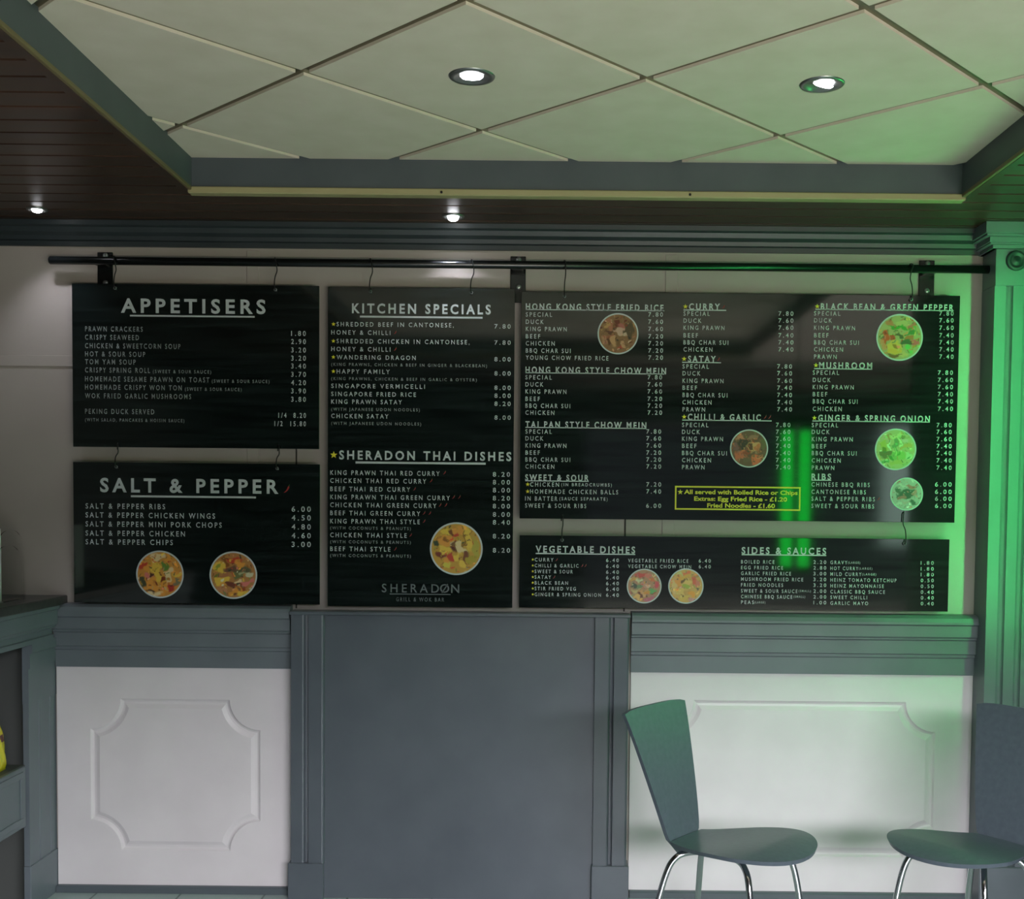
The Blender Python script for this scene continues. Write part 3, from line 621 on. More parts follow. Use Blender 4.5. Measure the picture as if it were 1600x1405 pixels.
                     [('SHERAD', -138.7, -507.0, 207.7, 32.5), ('O', 72.5, -506.3, 33.7, 32.5), ('N', 113.2, -506.8, 29.3, 32.5), ('GRILL & WOK BAR', -86.5, -547.5, 174.4, 15.1)])],
          's': (0.6714, 1.1491)},
 'veg': {'bars': [('w', -720.4, 65.7, 360.9, 4.2), ('w', 26.3, 68.8, 306.8, 4.2)],
         'c': (0.6643, 1.207),
         'discs': [('mixed_vegetables', -325.5, -49.0, 61.4), ('vegetable_noodles', -174.1, -47.5, 62.6)],
         'marks': [('star', -730.7, 43.3, 10.4), ('star', -730.5, 21.9, 10.4), ('star', -730.3, 0.5, 10.4), ('star', -730.1, -20.0, 10.4), ('star', -729.9, -40.9, 10.4), ('star', -729.7, -61.7, 10.4),
                   ('star', -729.5, -83.3, 10.4), ('chilli', -643.6, 44.1, 11.6), ('chilli', -550.5, 23.7, 11.6), ('chilli', -538.9, 23.8, 11.6), ('chilli', -652.3, -19.2, 11.6)],
         'parts': [('heading', 'w', 'white underlined heading VEGETABLE DISHES', 1, [('VEGETABLE DISHES', -720.6, 81.5, 360.8, 23.2)]),
                   ('heading', 'w', 'white underlined heading SIDES & SAUCES', 1, [('SIDES & SAUCES', 26.1, 83.8, 306.7, 23.2)]),
                   ('dish_list', 'w', 'white capitals listing vegetable dishes', 0,
                    [('CURRY', -723.7, 43.3, 68.0, 13.4), ('CHILLI & GARLIC', -723.5, 21.9, 159.0, 13.4), ('SWEET & SOUR', -723.3, 0.5, 138.2, 13.4), ('SATAY', -723.1, -19.9, 59.2, 13.4),
                     ('BLACK BEAN', -722.9, -40.9, 120.8, 13.4), ('STIR FRIED VEG', -722.7, -61.6, 149.4, 13.4), ('GINGER & SPRING ONION', -722.5, -83.3, 240.5, 13.4)]),
                   ('price_list', 'w', 'white prices for vegetable dishes', 0,
                    [('6.40', -464.9, 43.6, 46.4, 13.4), ('6.40', -464.6, 22.2, 46.4, 13.4), ('6.40', -464.4, 0.8, 46.4, 13.4), ('6.40', -464.1, -19.7, 46.4, 13.4), ('6.40', -463.9, -40.6, 46.5, 13.4),
                     ('6.40', -463.6, -61.3, 46.5, 13.4), ('6.40', -463.4, -83.0, 46.5, 13.4)]),
                   ('dish_list', 'w', 'white capitals listing vegetable rice and noodles', 0, [('VEGETABLE FRIED RICE', -384.6, 43.4, 218.2, 13.4), ('VEGETABLE CHOW MEIN', -384.3, 22.5, 228.4, 13.4)]),
                   ('price_list', 'w', 'white prices for vegetable rice and noodles', 0, [('6.40', -128.8, 44.8, 43.6, 13.4), ('6.40', -128.5, 23.9, 43.6, 13.4)]),
                   ('dish_list', 'w', 'white capitals listing side dishes', 0,
                    [('BOILED RICE', 24.7, 42.9, 120.9, 13.4), ('EGG FRIED RICE', 25.0, 22.0, 152.3, 13.4), ('GARLIC FRIED RICE', 25.4, 1.0, 181.3, 13.4), ('MUSHROOM FRIED RICE', 25.7, -19.9, 225.5, 13.4),
                     ('FRIED NOODLES', 26.1, -40.9, 152.4, 13.4), ('SWEET & SOUR SAUCE', 26.5, -62.5, 204.7, 13.4), ('CHINESE BBQ SAUCE', 26.8, -83.5, 186.1, 13.4), ('PEAS', 27.2, -104.2, 46.7, 13.4)]),
                   ('price_list', 'w', 'white prices for side dishes', 0,
                    [('2.20', 287.2, 44.3, 46.4, 13.4), ('2.80', 287.6, 23.4, 46.4, 13.4), ('3.00', 288.0, 2.5, 46.4, 13.4), ('3.20', 288.4, -18.5, 46.4, 13.4), ('3.20', 288.8, -39.4, 46.5, 13.4),
                     ('2.00', 289.3, -61.1, 46.5, 13.4), ('2.00', 289.7, -82.0, 46.5, 13.4), ('1.00', 290.1, -102.8, 46.5, 13.4)]),
                   ('dish_list', 'w', 'white capitals listing sauces', 0,
                    [('GRAVY', 348.7, 43.8, 61.5, 13.4), ('HOT CURRY', 349.1, 22.4, 101.0, 13.4), ('MILD CURRY', 349.6, 1.5, 112.6, 13.4), ('HEINZ TOMATO KETCHUP', 350.0, -19.7, 239.7, 13.4),
                     ('HEINZ MAYONNAISE', 350.4, -41.1, 193.9, 13.4), ('CLASSIC BBQ SAUCE', 350.9, -62.3, 198.2, 13.4), ('SWEET CHILLI', 351.3, -83.0, 133.2, 13.4), ('GARLIC MAYO', 351.7, -104.2, 137.1, 13.4)]),
                   ('price_list', 'w', 'white prices for sauces', 0,
                    [('1.80', 676.4, 45.2, 47.1, 13.4), ('1.80', 676.9, 23.8, 47.1, 13.4), ('1.80', 677.4, 2.9, 47.1, 13.4), ('0.50', 677.9, -18.3, 47.1, 13.4), ('0.50', 678.4, -39.7, 47.1, 13.4),
                     ('0.40', 679.0, -60.9, 47.2, 13.4), ('0.40', 679.5, -81.6, 47.2, 13.4), ('0.40', 680.0, -102.8, 47.2, 13.4)]),
                   ('small_print', 'w', None, 0,
                    [('(SMALL)', 235.8, -60.9, 44.1, 8.3), ('(SMALL)', 217.6, -82.0, 41.8, 8.3), ('(LARGE)', 76.2, -104.2, 39.5, 8.3), ('(LARGE)', 412.5, 43.7, 44.1, 8.3), ('(LARGE)', 452.4, 22.7, 48.7, 8.3),
                     ('(LARGE)', 464.5, 1.9, 51.1, 8.3)])],
         's': (1.558, 0.2625)}}

YB = -0.050; TH = 0.006
font_o = bpy.data.objects.new('type_setter', bpy.data.curves.new('type_setter', 'FONT')); C.objects.link(font_o)
fc = font_o.data; fc.resolution_u = 3; fc.fill_mode = 'FRONT'
def glyphs(body, bold, track):
    fc.body = body; fc.space_character = track; fc.offset = bold
    bpy.context.view_layer.update()
    me = bpy.data.meshes.new_from_object(font_o.evaluated_get(bpy.context.evaluated_depsgraph_get()))
    vs = [v.co.copy() for v in me.vertices]; fs = [list(p.vertices) for p in me.polygons]
    bpy.data.meshes.remove(me); return vs, fs
hv, _ = glyphs('H', 0.0, 1.0); CAPH = max(v.y for v in hv)
def text_mesh(mb, items, bold, track):
    for (s, x, z, w, cap) in items:
        vs, fs = glyphs(s, 0.028 if bold else 0.008, track)
        a = min(v.x for v in vs); b = max(v.x for v in vs); k = cap / 1000 / CAPH * (1.0 if bold else .93); kx = w / 1000 / (b - a)
        mb.add([((v.x - a) * kx + x / 1000, 0, (v.y - CAPH / 2) * k + z / 1000) for v in vs], fs)
def star_pts(r): return [(r * (1 if i % 2 == 0 else .42) * math.sin(math.pi * i / 5), r * (1 if i % 2 == 0 else .42) * math.cos(math.pi * i / 5)) for i in range(10)]
O_, Y_, G_, RD, DK, CR, PK = (222, 150, 60), (226, 186, 70), (96, 130, 50), (190, 62, 38), (74, 44, 22), (226, 200, 150), (214, 120, 110)
PICS = {
 'golden_chicken': ((205, 140, 60), [(-.1, .75, .3, .14, 0, CR), (.35, .6, .25, .12, 60, O_), (-.7, .35, .22, .15, -20, RD), (-.45, .3, .25, .13, 30, O_), (-.3, .25, .08, .15, 0, DK), (.22, .38, .2, .17, 0, G_), (-.15, .15, .2, .5, 15, Y_), (-.5, -.05, .2, .1, 0, PK), (-.42, -.02, .07, .12, 0, DK), (.35, -.1, .14, .4, -15, CR), (.75, .1, .22, .09, 0, O_), (.78, -.02, .2, .07, 0, Y_), (-.75, -.35, .16, .2, 0, (70, 72, 50)), (-.35, -.45, .3, .28, 0, O_), (.1, -.2, .08, .16, 0, (120, 50, 20)), (.5, -.55, .24, .15, 40, (170, 50, 40)), (.15, -.6, .16, .35, -10, O_), (.72, -.3, .12, .2, 20, (120, 116, 90)), (-.2, -.85, .3, .1, 0, CR), (-.4, -.72, .25, .06, 0, DK)]),
 'loaded_chips': ((176, 122, 66), [(-.6, .35, .22, .3, 40, Y_), (-.68, .3, .1, .14, 0, (140, 150, 50)), (.1, .62, .35, .14, -10, RD), (.3, .5, .25, .12, 0, O_), (-.35, .6, .1, .22, 20, (130, 76, 20)), (0, .25, .35, .12, 0, (110, 76, 56)), (.4, .2, .3, .18, 0, (92, 90, 60)), (.25, .02, .3, .16, 20, (108, 112, 66)), (.7, .05, .16, .1, 0, (200, 196, 160)), (.4, .08, .12, .08, 0, (170, 172, 130)), (-.4, 0, .25, .1, 20, (170, 110, 70)), (-.5, -.25, .35, .16, 15, Y_), (-.4, -.4, .3, .06, 0, O_), (0, -.38, .35, .1, 0, (110, 56, 40)), (.6, -.3, .3, .1, 20, PK), (.2, -.3, .16, .08, 0, CR), (.3, -.55, .25, .12, 20, (150, 66, 26)), (.1, -.7, .3, .12, 30, O_), (.4, -.75, .25, .1, 10, Y_), (-.45, -.62, .25, .12, -30, (190, 130, 90))]),
 'prawn_noodles': ((196, 148, 54), [(.1, .7, .3, .18, 0, O_), (-.4, .65, .2, .12, 0, Y_), (-.15, .6, .08, .2, 10, (120, 70, 20)), (0, .5, .14, .1, 0, RD), (-.38, .3, .3, .22, 0, O_), (-.38, .34, .14, .08, 0, (150, 90, 24)), (-.75, .2, .12, .14, 0, (50, 66, 36)), (.45, .4, .16, .5, 10, Y_), (.3, .3, .05, .4, 0, (140, 100, 20)), (.1, .1, .12, .25, 0, CR), (-.1, .05, .1, .2, 0, (120, 84, 44)), (-.45, -.05, .25, .14, -25, Y_), (-.55, -.25, .2, .1, 0, (120, 50, 30)), (-.2, -.35, .16, .12, 0, RD), (.05, -.3, .1, .16, 0, Y_), (.3, -.1, .1, .25, 30, CR), (.35, -.35, .1, .25, 0, (116, 60, 26)), (.75, .0, .14, .4, 0, (176, 160, 60)), (.6, -.4, .2, .2, 0, (170, 150, 40)), (-.35, -.65, .15, .12, 0, (206, 190, 70)), (.2, -.6, .16, .14, 40, Y_), (-.4, -.5, .12, .12, 0, O_)]),
 'rice_bowl': ((136, 96, 60), [(-.4, .5, .16, .3, 20, (170, 104, 76)), (-.55, .4, .1, .2, 0, (186, 138, 84)), (-.05, .5, .2, .2, 0, (108, 46, 20)), (.15, .35, .18, .14, 0, (172, 96, 84)), (.12, .12, .22, .2, 0, (198, 156, 136)), (-.4, .1, .24, .08, 0, (96, 54, 28)), (-.45, -.15, .25, .1, 20, (160, 92, 62)), (.55, .2, .25, .4, 0, (84, 66, 40)), (.38, -.08, .12, .1, 0, (196, 164, 140)), (-.25, -.35, .16, .24, 0, (190, 140, 96)), (-.45, -.4, .05, .25, 0, (96, 56, 18)), (.05, -.45, .14, .2, 0, (120, 84, 42)), (.1, -.72, .14, .08, 0, (170, 66, 38)), (.25, -.55, .12, .14, 0, (190, 140, 100)), (-.65, -.3, .14, .2, 0, (176, 124, 90))]),
 'glazed_prawns': ((104, 72, 48), [(-.5, .55, .25, .16, 0, (196, 120, 88)), (-.3, .25, .3, .25, 0, (52, 40, 24)), (.2, .6, .3, .1, 20, (150, 106, 80)), (.25, .1, .34, .3, 0, (206, 150, 100)), (.1, .12, .16, .14, 30, (92, 50, 12)), (.45, .0, .14, .2, 0, (196, 106, 62)), (-.45, -.35, .34, .22, 20, (196, 96, 62)), (-.1, -.2, .2, .14, 30, (150, 66, 36)), (.4, -.6, .32, .24, 20, (216, 102, 62)), (.6, -.45, .14, .1, 20, (220, 132, 84)), (-.15, -.6, .2, .14, 0, (106, 82, 56)), (-.7, .1, .14, .25, 0, (120, 76, 72)), (.8, .3, .14, .3, 0, (100, 90, 50))]),
 'prawn_peppers': ((176, 160, 110), [(-.45, .6, .22, .12, 0, (200, 120, 80)), (.1, .6, .3, .12, 0, (190, 176, 116)), (.55, .5, .12, .12, 0, (206, 110, 90)), (0, .42, .55, .06, -4, (70, 150, 46)), (-.55, .2, .1, .1, 0, (110, 126, 80)), (-.62, -.0, .14, .3, 0, (214, 86, 40)), (-.32, .0, .12, .16, 20, (196, 76, 40)), (.0, .08, .2, .08, 0, (80, 92, 52)), (.5, .2, .2, .1, 30, (76, 130, 60)), (.4, -.05, .25, .1, 20, (190, 110, 60)), (.3, -.2, .3, .12, 0, (72, 96, 56)), (.68, -.2, .16, .16, 20, (216, 92, 96)), (-.2, -.45, .36, .3, 0, (222, 176, 80)), (-.15, -.4, .1, .07, 0, (170, 120, 40)), (-.25, -.62, .3, .1, 0, (226, 166, 66)), (.45, -.5, .2, .14, -40, (110, 190, 90)), (.15, -.75, .2, .1, 20, (206, 170, 110)), (-.7, -.35, .12, .2, 20, (214, 140, 96)), (-.2, -.8, .3, .06, 0, (130, 90, 40))]),
 'spring_onion': ((178, 178, 120), [(-.5, .55, .25, .14, 0, (196, 176, 136)), (-.35, .58, .1, .14, 0, (170, 140, 76)), (.05, .65, .3, .12, 10, (200, 206, 136)), (.35, .6, .12, .1, 0, (130, 136, 76)), (.5, .45, .2, .1, -20, (196, 186, 156)), (-.6, .15, .2, .25, 0, (176, 180, 76)), (-.6, .0, .1, .1, 0, (110, 130, 40)), (-.3, .15, .05, .35, 0, (206, 226, 176)), (0, .2, .12, .35, 0, (110, 150, 90)), (.25, .2, .05, .4, 10, (196, 216, 156)), (.5, .15, .3, .1, 25, (196, 166, 90)), (-.45, -.25, .3, .2, 0, (106, 116, 62)), (.1, -.3, .3, .25, 0, (130, 176, 92)), (.3, -.35, .2, .2, 20, (146, 186, 96)), (-.2, -.45, .1, .08, 0, (70, 146, 56)), (.15, -.2, .04, .12, 0, (90, 160, 60)), (0, -.65, .3, .12, 0, (176, 176, 90)), (-.5, -.6, .16, .1, 0, (96, 166, 90)), (.65, -.3, .14, .2, 30, (176, 206, 146)), (.0, -.1, .04, .16, 10, (170, 210, 120))]),
 'ribs': ((176, 166, 166), [(0, 0, .6, .3, 10, (64, 84, 70)), (-.1, .5, .4, .08, -10, (196, 190, 186)), (.3, .45, .35, .1, -10, (190, 110, 104)), (.5, .05, .2, .12, 60, (196, 130, 124)), (-.3, -.25, .3, .1, 10, (176, 108, 104)), (0, -.5, .3, .1, 0, (190, 156, 156)), (-.5, .2, .2, .16, 0, (78, 96, 80)), (.45, -.5, .2, .14, 0, (76, 96, 82)), (-.45, -.6, .16, .1, 0, (196, 186, 186))]),
 'mixed_vegetables': ((176, 130, 96), [(-.2, .65, .35, .14, 10, (200, 70, 60)), (.25, .6, .2, .16, 0, (206, 116, 96)), (.5, .35, .2, .14, -30, (206, 110, 60)), (.75, .1, .14, .2, 0, (206, 72, 80)), (-.6, .35, .2, .14, 0, (206, 150, 76)), (-.3, .35, .2, .1, 0, (206, 200, 156)), (-.6, .0, .2, .16, 0, (66, 76, 60)), (-.3, -.05, .2, .14, 0, (106, 136, 90)), (.05, .1, .2, .2, 0, (196, 140, 116)), (.25, .0, .14, .12, 0, (216, 176, 146)), (.5, -.3, .25, .14, 10, (90, 160, 84)), (-.5, -.3, .2, .12, 0, (196, 176, 116)), (-.05, -.3, .25, .1, 20, (206, 150, 90)), (-.1, -.55, .3, .1, -20, (110, 56, 30)), (-.4, -.65, .2, .16, -30, (222, 172, 96)), (0, -.5, .12, .16, 0, (206, 156, 110)), (.35, -.72, .35, .12, 30, (190, 96, 116)), (.2, -.4, .2, .1, 0, (206, 140, 50))]),
 'vegetable_noodles': ((206, 160, 80), [(0, .75, .25, .1, 0, (226, 110, 60)), (-.35, .7, .2, .08, 0, (196, 190, 116)), (-.1, .5, .4, .14, 10, (216, 160, 60)), (-.15, .3, .14, .12, 0, (110, 80, 20)), (.5, .35, .16, .3, 0, (216, 96, 60)), (.65, .1, .14, .25, 0, (210, 120, 90)), (-.45, .2, .16, .3, 0, (222, 146, 60)), (.1, .2, .2, .2, 0, (222, 180, 96)), (.05, -.02, .25, .12, 0, (160, 166, 50)), (.2, -.1, .1, .08, 0, (200, 206, 110)), (-.7, .0, .14, .4, 0, (216, 176, 110)), (-.3, -.35, .3, .2, 0, (216, 176, 90)), (.1, -.4, .2, .2, 20, (200, 150, 70)), (.4, -.45, .2, .14, 0, (226, 150, 40)), (-.1, -.7, .3, .14, 0, (210, 170, 70)), (.3, -.75, .2, .1, 0, (196, 140, 130)), (.7, -.1, .12, .1, 0, (96, 90, 60))]),
}
def picture(name, cx, cz, r, root):
    base, blobs = PICS[name]; rnd = random.Random(name)
    nr, na = 34, 120; vs = [(0, 0, 0)]; fs = []; 
    for i in range(1, nr + 1):
        for k in range(na):
            a = 2 * math.pi * k / na; vs.append((r * i / nr * math.cos(a), 0, r * i / nr * math.sin(a)))
    for k in range(na): fs.append([0, 1 + k, 1 + (k + 1) % na])
    for i in range(1, nr):
        for k in range(na): fs.append([1 + (i - 1) * na + k, 1 + i * na + k, 1 + i * na + (k + 1) % na, 1 + (i - 1) * na + (k + 1) % na])
    def colour(u, v):
        c = Vector(srgb(*base)[:3]); 
        du = u + .05 * math.sin(13 * v + 3 * u) + .03 * math.sin(29 * u + 7 * v); dv = v + .05 * math.sin(11 * u - 5 * v) + .03 * math.sin(31 * v + 3)
        for (bu, bv, ru, rv, an, col) in blobs:
            ca_, sa_ = math.cos(R(an)), math.sin(R(an)); p = (du - bu) * ca_ + (dv - bv) * sa_; q = -(du - bu) * sa_ + (dv - bv) * ca_
            d = (p / ru) ** 2 + (q / rv) ** 2
            if d < 1.25:
                t = min(1, max(0, (1.25 - d) / .5)); c = c.lerp(Vector(srgb(*col)[:3]), t)
        return tuple(min(1, max(0, x)) for x in c) + (1,)
    pal = [b[5] for b in blobs] + [base]; crumbs = []
    for q in range(170):
        col = rnd.choice(pal); f_ = rnd.uniform(.62, 1.25)
        crumbs.append((rnd.uniform(-.9, .9), rnd.uniform(-.9, .9), rnd.uniform(.02, .07), rnd.uniform(.015, .045), rnd.uniform(0, 180), tuple(min(255, c_ * f_) for c_ in col)))
    blobs = crumbs[:90] + list(blobs) + crumbs[90:]
    me = bpy.data.meshes.new('food_picture'); me.from_pydata(vs, [], fs)
    at = me.color_attributes.new('print', 'FLOAT_COLOR', 'POINT')
    for i, p in enumerate(vs): at.data[i].color = colour(p[0] / r, p[2] / r)
    me.materials.append(M_PRINT); me.update()
    o = bpy.data.objects.new('food_picture', me); C.objects.link(o); o.parent = root; o.location = (cx, -TH - .0009, cz)
    o['label'] = 'round printed picture of ' + name.replace('_', ' ')
    n = 64; rg = MB()
    rg.add([(q * math.cos(2 * math.pi * k / n), 0, q * math.sin(2 * math.pi * k / n)) for q in (r * .955, r * 1.0 + .0016) for k in range(n)], [[k, (k + 1) % n, n + (k + 1) % n, n + k] for k in range(n)])
    ring = rg.build('picture_border', M_TXT, o); ring.location = (0, -.0003, 0)
TXT = {}
BLAB = {'app': 'black menu board of appetisers, top left under the rail', 'salt': 'black salt and pepper menu board hanging below the appetisers board at left',
        'spec': 'tall narrow black menu board of kitchen specials, above the grey boxing', 'main': 'largest black menu board, wide, with five food pictures, on the right',
        'veg': 'low wide black menu board of vegetable dishes, sides and sauces, bottom right'}
for key in ('app', 'salt', 'spec', 'main', 'veg'):
    D = BOARDS[key]; (bx_c, bz_c), (bw, bh) = D['c'], D['s']
    root = empty('menu_board', (bx_c, YB + TH, bz_c)); tag(root, BLAB[key], 'menu board', 'hanging menu boards')
    MB().box((-bw / 2, -TH, -bh / 2), (bw / 2, 0, bh / 2), .0008).build('panel', M_BOARD, root)
    for (part, col, label, bold, items) in D['parts']:
        tm = {'w': M_TXT, 'd': M_TXTDIM, 'y': M_TXTYEL, 'g': M_LOGO}[col]
        for chunk in ([[it] for it in items] if part in ('small_print', 'note_text') else [items]):
            mb = MB(); text_mesh(mb, chunk, bold, 1.0 if part == 'note_text' else 1.45 if part == 'heading' else 1.48)
            o = mb.build(part, tm, root, label); o.location = (0, -TH - .0006, 0)
    for (col, x, z, w, th) in D['bars']:
        mb = MB(); mb.add([(x / 1000, 0, (z - th / 2) / 1000), ((x + w) / 1000, 0, (z - th / 2) / 1000), ((x + w) / 1000, 0, (z + th / 2) / 1000), (x / 1000, 0, (z + th / 2) / 1000)], [[0, 1, 2, 3]])
        o = mb.build('underline', M_LOGO if col == 'g' else M_TXT, root); o.location = (0, -TH - .0006, 0)
    for (kind, x, z, s) in D['marks']:
        mb = MB()
        if kind == 'star':
            mb.add([(a, 0, b) for a, b in star_pts(s / 2000)], [list(range(10))]); m = M_TXTYEL; nm = 'star_mark'
        elif kind == 'chilli':
            s_ = s / 2000; up_ = [(-.9, -.95), (-.35, -.80), (.20, -.30), (.52, .35), (.42, .62)]; lo_ = [(.10, .55), (-.05, .05), (-.40, -.50)]
            mb.add([(a * s_, 0, b * s_) for a, b in up_ + lo_], [list(range(8))]); 
            m = M_RED; nm = 'chilli_mark'
            mb.m = 1; mb.add([(a * s_, 0, b * s_) for a, b in ((.18, .58), (.42, .62), (.62, 1.0), (.48, 1.02))], [[0, 1, 2, 3]]); m = [M_RED, M_STALK]
        else:
            s_ = s / 2000; mb.add([(a * s_, 0, b * s_) for a, b in ((-.65, -.9), (-.45, -1.0), (.75, .85), (.55, .95))], [[0, 1, 2, 3]]); m = M_LOGO; nm = 'logo_slash'
        o = mb.build(nm, m, root); o.location = (x / 1000, -TH - .0006, z / 1000)
    for (pic, x, z, r) in D['discs']: picture(pic, x / 1000, z / 1000, r / 1000, root)
    if 'frame' in D:
        x0, z0, x1, z1 = [q / 1000 for q in D['frame']]; t = .0055; mb = MB()
        for (a, b, c_, d_) in ((x0, z0, x1, z0 + t), (x0, z1 - t, x1, z1), (x0, z0 + t, x0 + t, z1 - t), (x1 - t, z0 + t, x1, z1 - t)): mb.add([(a, 0, b), (c_, 0, b), (c_, 0, d_), (a, 0, d_)], [[0, 1, 2, 3]])
        o = mb.build('note_frame', M_TXTYEL, root, 'yellow rectangle around the note'); o.location = (0, -TH - .0006, 0)
    D['root'] = root
bpy.data.objects.remove(font_o)

# S-shaped wire hooks: from the rail to the boards, and from upper to lower boards
def hook(x, ztop, zbot, lean, over_rail, label, group):
    root = empty('wire_hook', (x, YB - .002, zbot)); tag(root, label, 'hook', group)
    h = ztop - zbot
    if over_rail:
        top = [(-.004, .0100, h - .010), (-.006, .0085, h + .008), (-.004, -.008, h + .0172), (.001, -.0240, h + .009), (.006 * lean, -.0255, h - .014)]
    else:
        top = [(-.004 , .0105, h - .012), (-.004, .0105, h + .002), (0.0, .004, h + .010), (.004 * lean, -.0075, h + .004), (.005 * lean, -.0075, h - .010)]
    mid = [(.005 * lean, -.014 if over_rail else -.0075, h * .62), (-.003 * lean, -.0075, h * .40), (-.006 * lean, -.0068, h * .12)]
    end = [(-.004 * lean, -.0068, -.010), (0, 0.0, -.017), (.002, .0105, -.012), (.002, .0115, 0.0)]
    MB().tube(smooth_path(top + mid + end, 6), 0.0021, 8).build('wire', M_WIRE, root)
    MB().lathe([(.0035, 0), (.0062, 0), (.0060, .0012), (.0036, .0012)], 16, Matrix.Translation((-.003 * lean, -.0046, -.012)) @ Matrix.Rotation(R(90), 4, 'X'), close=False).build('eyelet', M_EYELET, root)
zt = RZ
top_of = lambda k: BOARDS[k]['c'][1] + BOARDS[k]['s'][1] / 2
bot_of = lambda k: BOARDS[k]['c'][1] - BOARDS[k]['s'][1] / 2
G1, G2 = 'hooks on the rail', 'hooks between boards'
hook(-1.570, zt, top_of('app') - .004, 1, True, 'wire hook on the rail at the left end of the appetisers board', G1)
hook(-0.995, zt, top_of('app') - .004, 1, True, 'wire hook on the rail at the right end of the appetisers board', G1)
hook(-0.654, zt, top_of('spec') - .004, 1, True, 'wire hook on the rail at the left of the kitchen specials board', G1)
hook(-0.292, zt, top_of('spec') - .004, 1, True, 'wire hook on the rail at the right of the kitchen specials board', G1)
hook(0.040, zt, top_of('main') - .004, .3, True, 'wire hook on the rail just right of the middle bracket', G1)
hook(1.279, zt, top_of('main') - .004, -1, True, 'wire hook on the rail beside the right-hand bracket', G1)
hook(-1.570, bot_of('app') + .004, top_of('salt') - .004, 1, False, 'short wire hook at left between the appetisers and salt and pepper boards', G2)
hook(-0.989, bot_of('app') + .004, top_of('salt') - .004, 1, False, 'short wire hook at right between the appetisers and salt and pepper boards', G2)
hook(0.040, bot_of('main') + .004, top_of('veg') - .004, .3, False, 'short wire hook at left between the largest board and the low wide board', G2)
hook(1.276, bot_of('main') + .028, top_of('veg') - .004, -1, False, 'wire hook below the ribs picture, holding up the low wide board', G2)

# ------------------------------------------------------------------ recessed downlights
def downlight(x, y, z, r, tilt, lens_col, strength, watts, aim, label, lab_group, cone=70, bulge=.004):
    root = empty('downlight', (x, y, z)); tag(root, label, 'ceiling light', lab_group)
    MB().lathe([(r * .70, -.001), (r * .74, -.0045), (r * .95, -.0035), (r, 0), (r, .0008), (r * .70, .0008)], 36).build('trim_ring', M_CHROMEDULL, root)
    MB().lathe([(r * .70, .0005), (r * .66, -.002 + .004), (r * .55, .0045), (0.0, .005)], 32, close=False).build('reflector', M_REFLECT, root)
    T = Matrix.Rotation(R(tilt[0]), 4, 'X') @ Matrix.Rotation(R(tilt[1]), 4, 'Y')
    m = mat('lamp_glow', (1, 1, 1, 1), .5, emit=lens_col, strength=strength)
    MB().lathe([(0, .002), (r * .50, .002), (r * .52, .0005), (r * .42, -.002 - bulge * .7), (r * .25, -.002 - bulge), (0, -.003 - bulge)], 28, T).build('lamp', m, root, 'glowing lamp')
    l = bpy.data.lights.new('spot', 'SPOT'); l.energy = watts; l.color = (.86, .88, 1.0); l.spot_size = R(cone); l.spot_blend = .8; l.shadow_soft_size = .02
    o = bpy.data.objects.new('spot', l); C.objects.link(o); o.parent = root; o.location = (0, 0, -.012); o.rotation_euler = Vector(aim).to_track_quat('-Z', 'Y').to_euler()
    return root
GT, GS = 'downlights in the tray ceiling', 'downlights in the timber slats'
downlight(-0.215, -1.222, TRZ, .060, (8, 0), (.95, .95, 1, 1), 14, 6, (0, .05, -1), 'round downlight in the tiled tray ceiling, left of the two', GT, 110)
downlight(0.687, -1.192, TRZ, .058, (16, 14), (.95, .95, 1, 1), 14, 6, (.1, -.1, -1), 'round downlight in the tiled tray ceiling, right of the two', GT, 110)
downlight(-1.783, -0.206, SOF, .036, (0, 0), (.95, .95, 1, 1), 20, 7, (0, .35, -1), 'small downlight in the timber slats at far left', GS, 80, .009)
downlight(-0.353, -0.166, SOF, .040, (0, 0), (.95, .95, 1, 1), 24, 11, (0, .42, -1), 'small downlight in the timber slats above the kitchen specials board', GS, 80, .014)

# ------------------------------------------------------------------ green light tubes at the right, just outside the frame
def light_tube(name, loc, length, r, m, label, n=1, gapx=.06, hang=None):
    root = empty(name, loc); tag(root, label, 'light')
    for k in range(n):
        x = (k - (n - 1) / 2) * gapx
        MB().tube([(x, 0, .03), (x, 0, length - .03)], r, 16).build('glowing_tube', m, root, 'glowing green tube')
        MB().tube([(x, 0, 0), (x, 0, .03)], r * 1.15, 16).build('end_cap', M_BLACK, root); MB().tube([(x, 0, length - .03), (x, 0, length)], r * 1.15, 16).build('end_cap', M_BLACK, root)
    if n > 1: MB().box((-gapx / 2 * (n - 1) - r, .0, length), (gapx / 2 * (n - 1) + r, .02, length + .02), .003).build('crossbar', M_BLACK, root)
    if hang: MB().tube([(0, .01, length + .02), (0, .01, hang - loc[2])], .003, 8).build('cable', M_BLACK, root)
    else:
        for z in (.1, length - .1): MB().box((-.01, -.01, z - .01), (XR - loc[0], .01, z + .01), .002).build('clip', M_BLACK, root)
    return root
light_tube('green_strip_light', (1.668, -0.45, 0.98), 1.36, .012, M_GREENGLOW, 'green strip light upright on the right wall, beside the fluted pilaster')
light_tube('green_sign_light', (1.216, -1.62, 1.12), 0.735, .026, M_GREENGLOW2, 'pair of upright green sign tubes, mirrored in the largest menu board', 2, .088, TRZ)

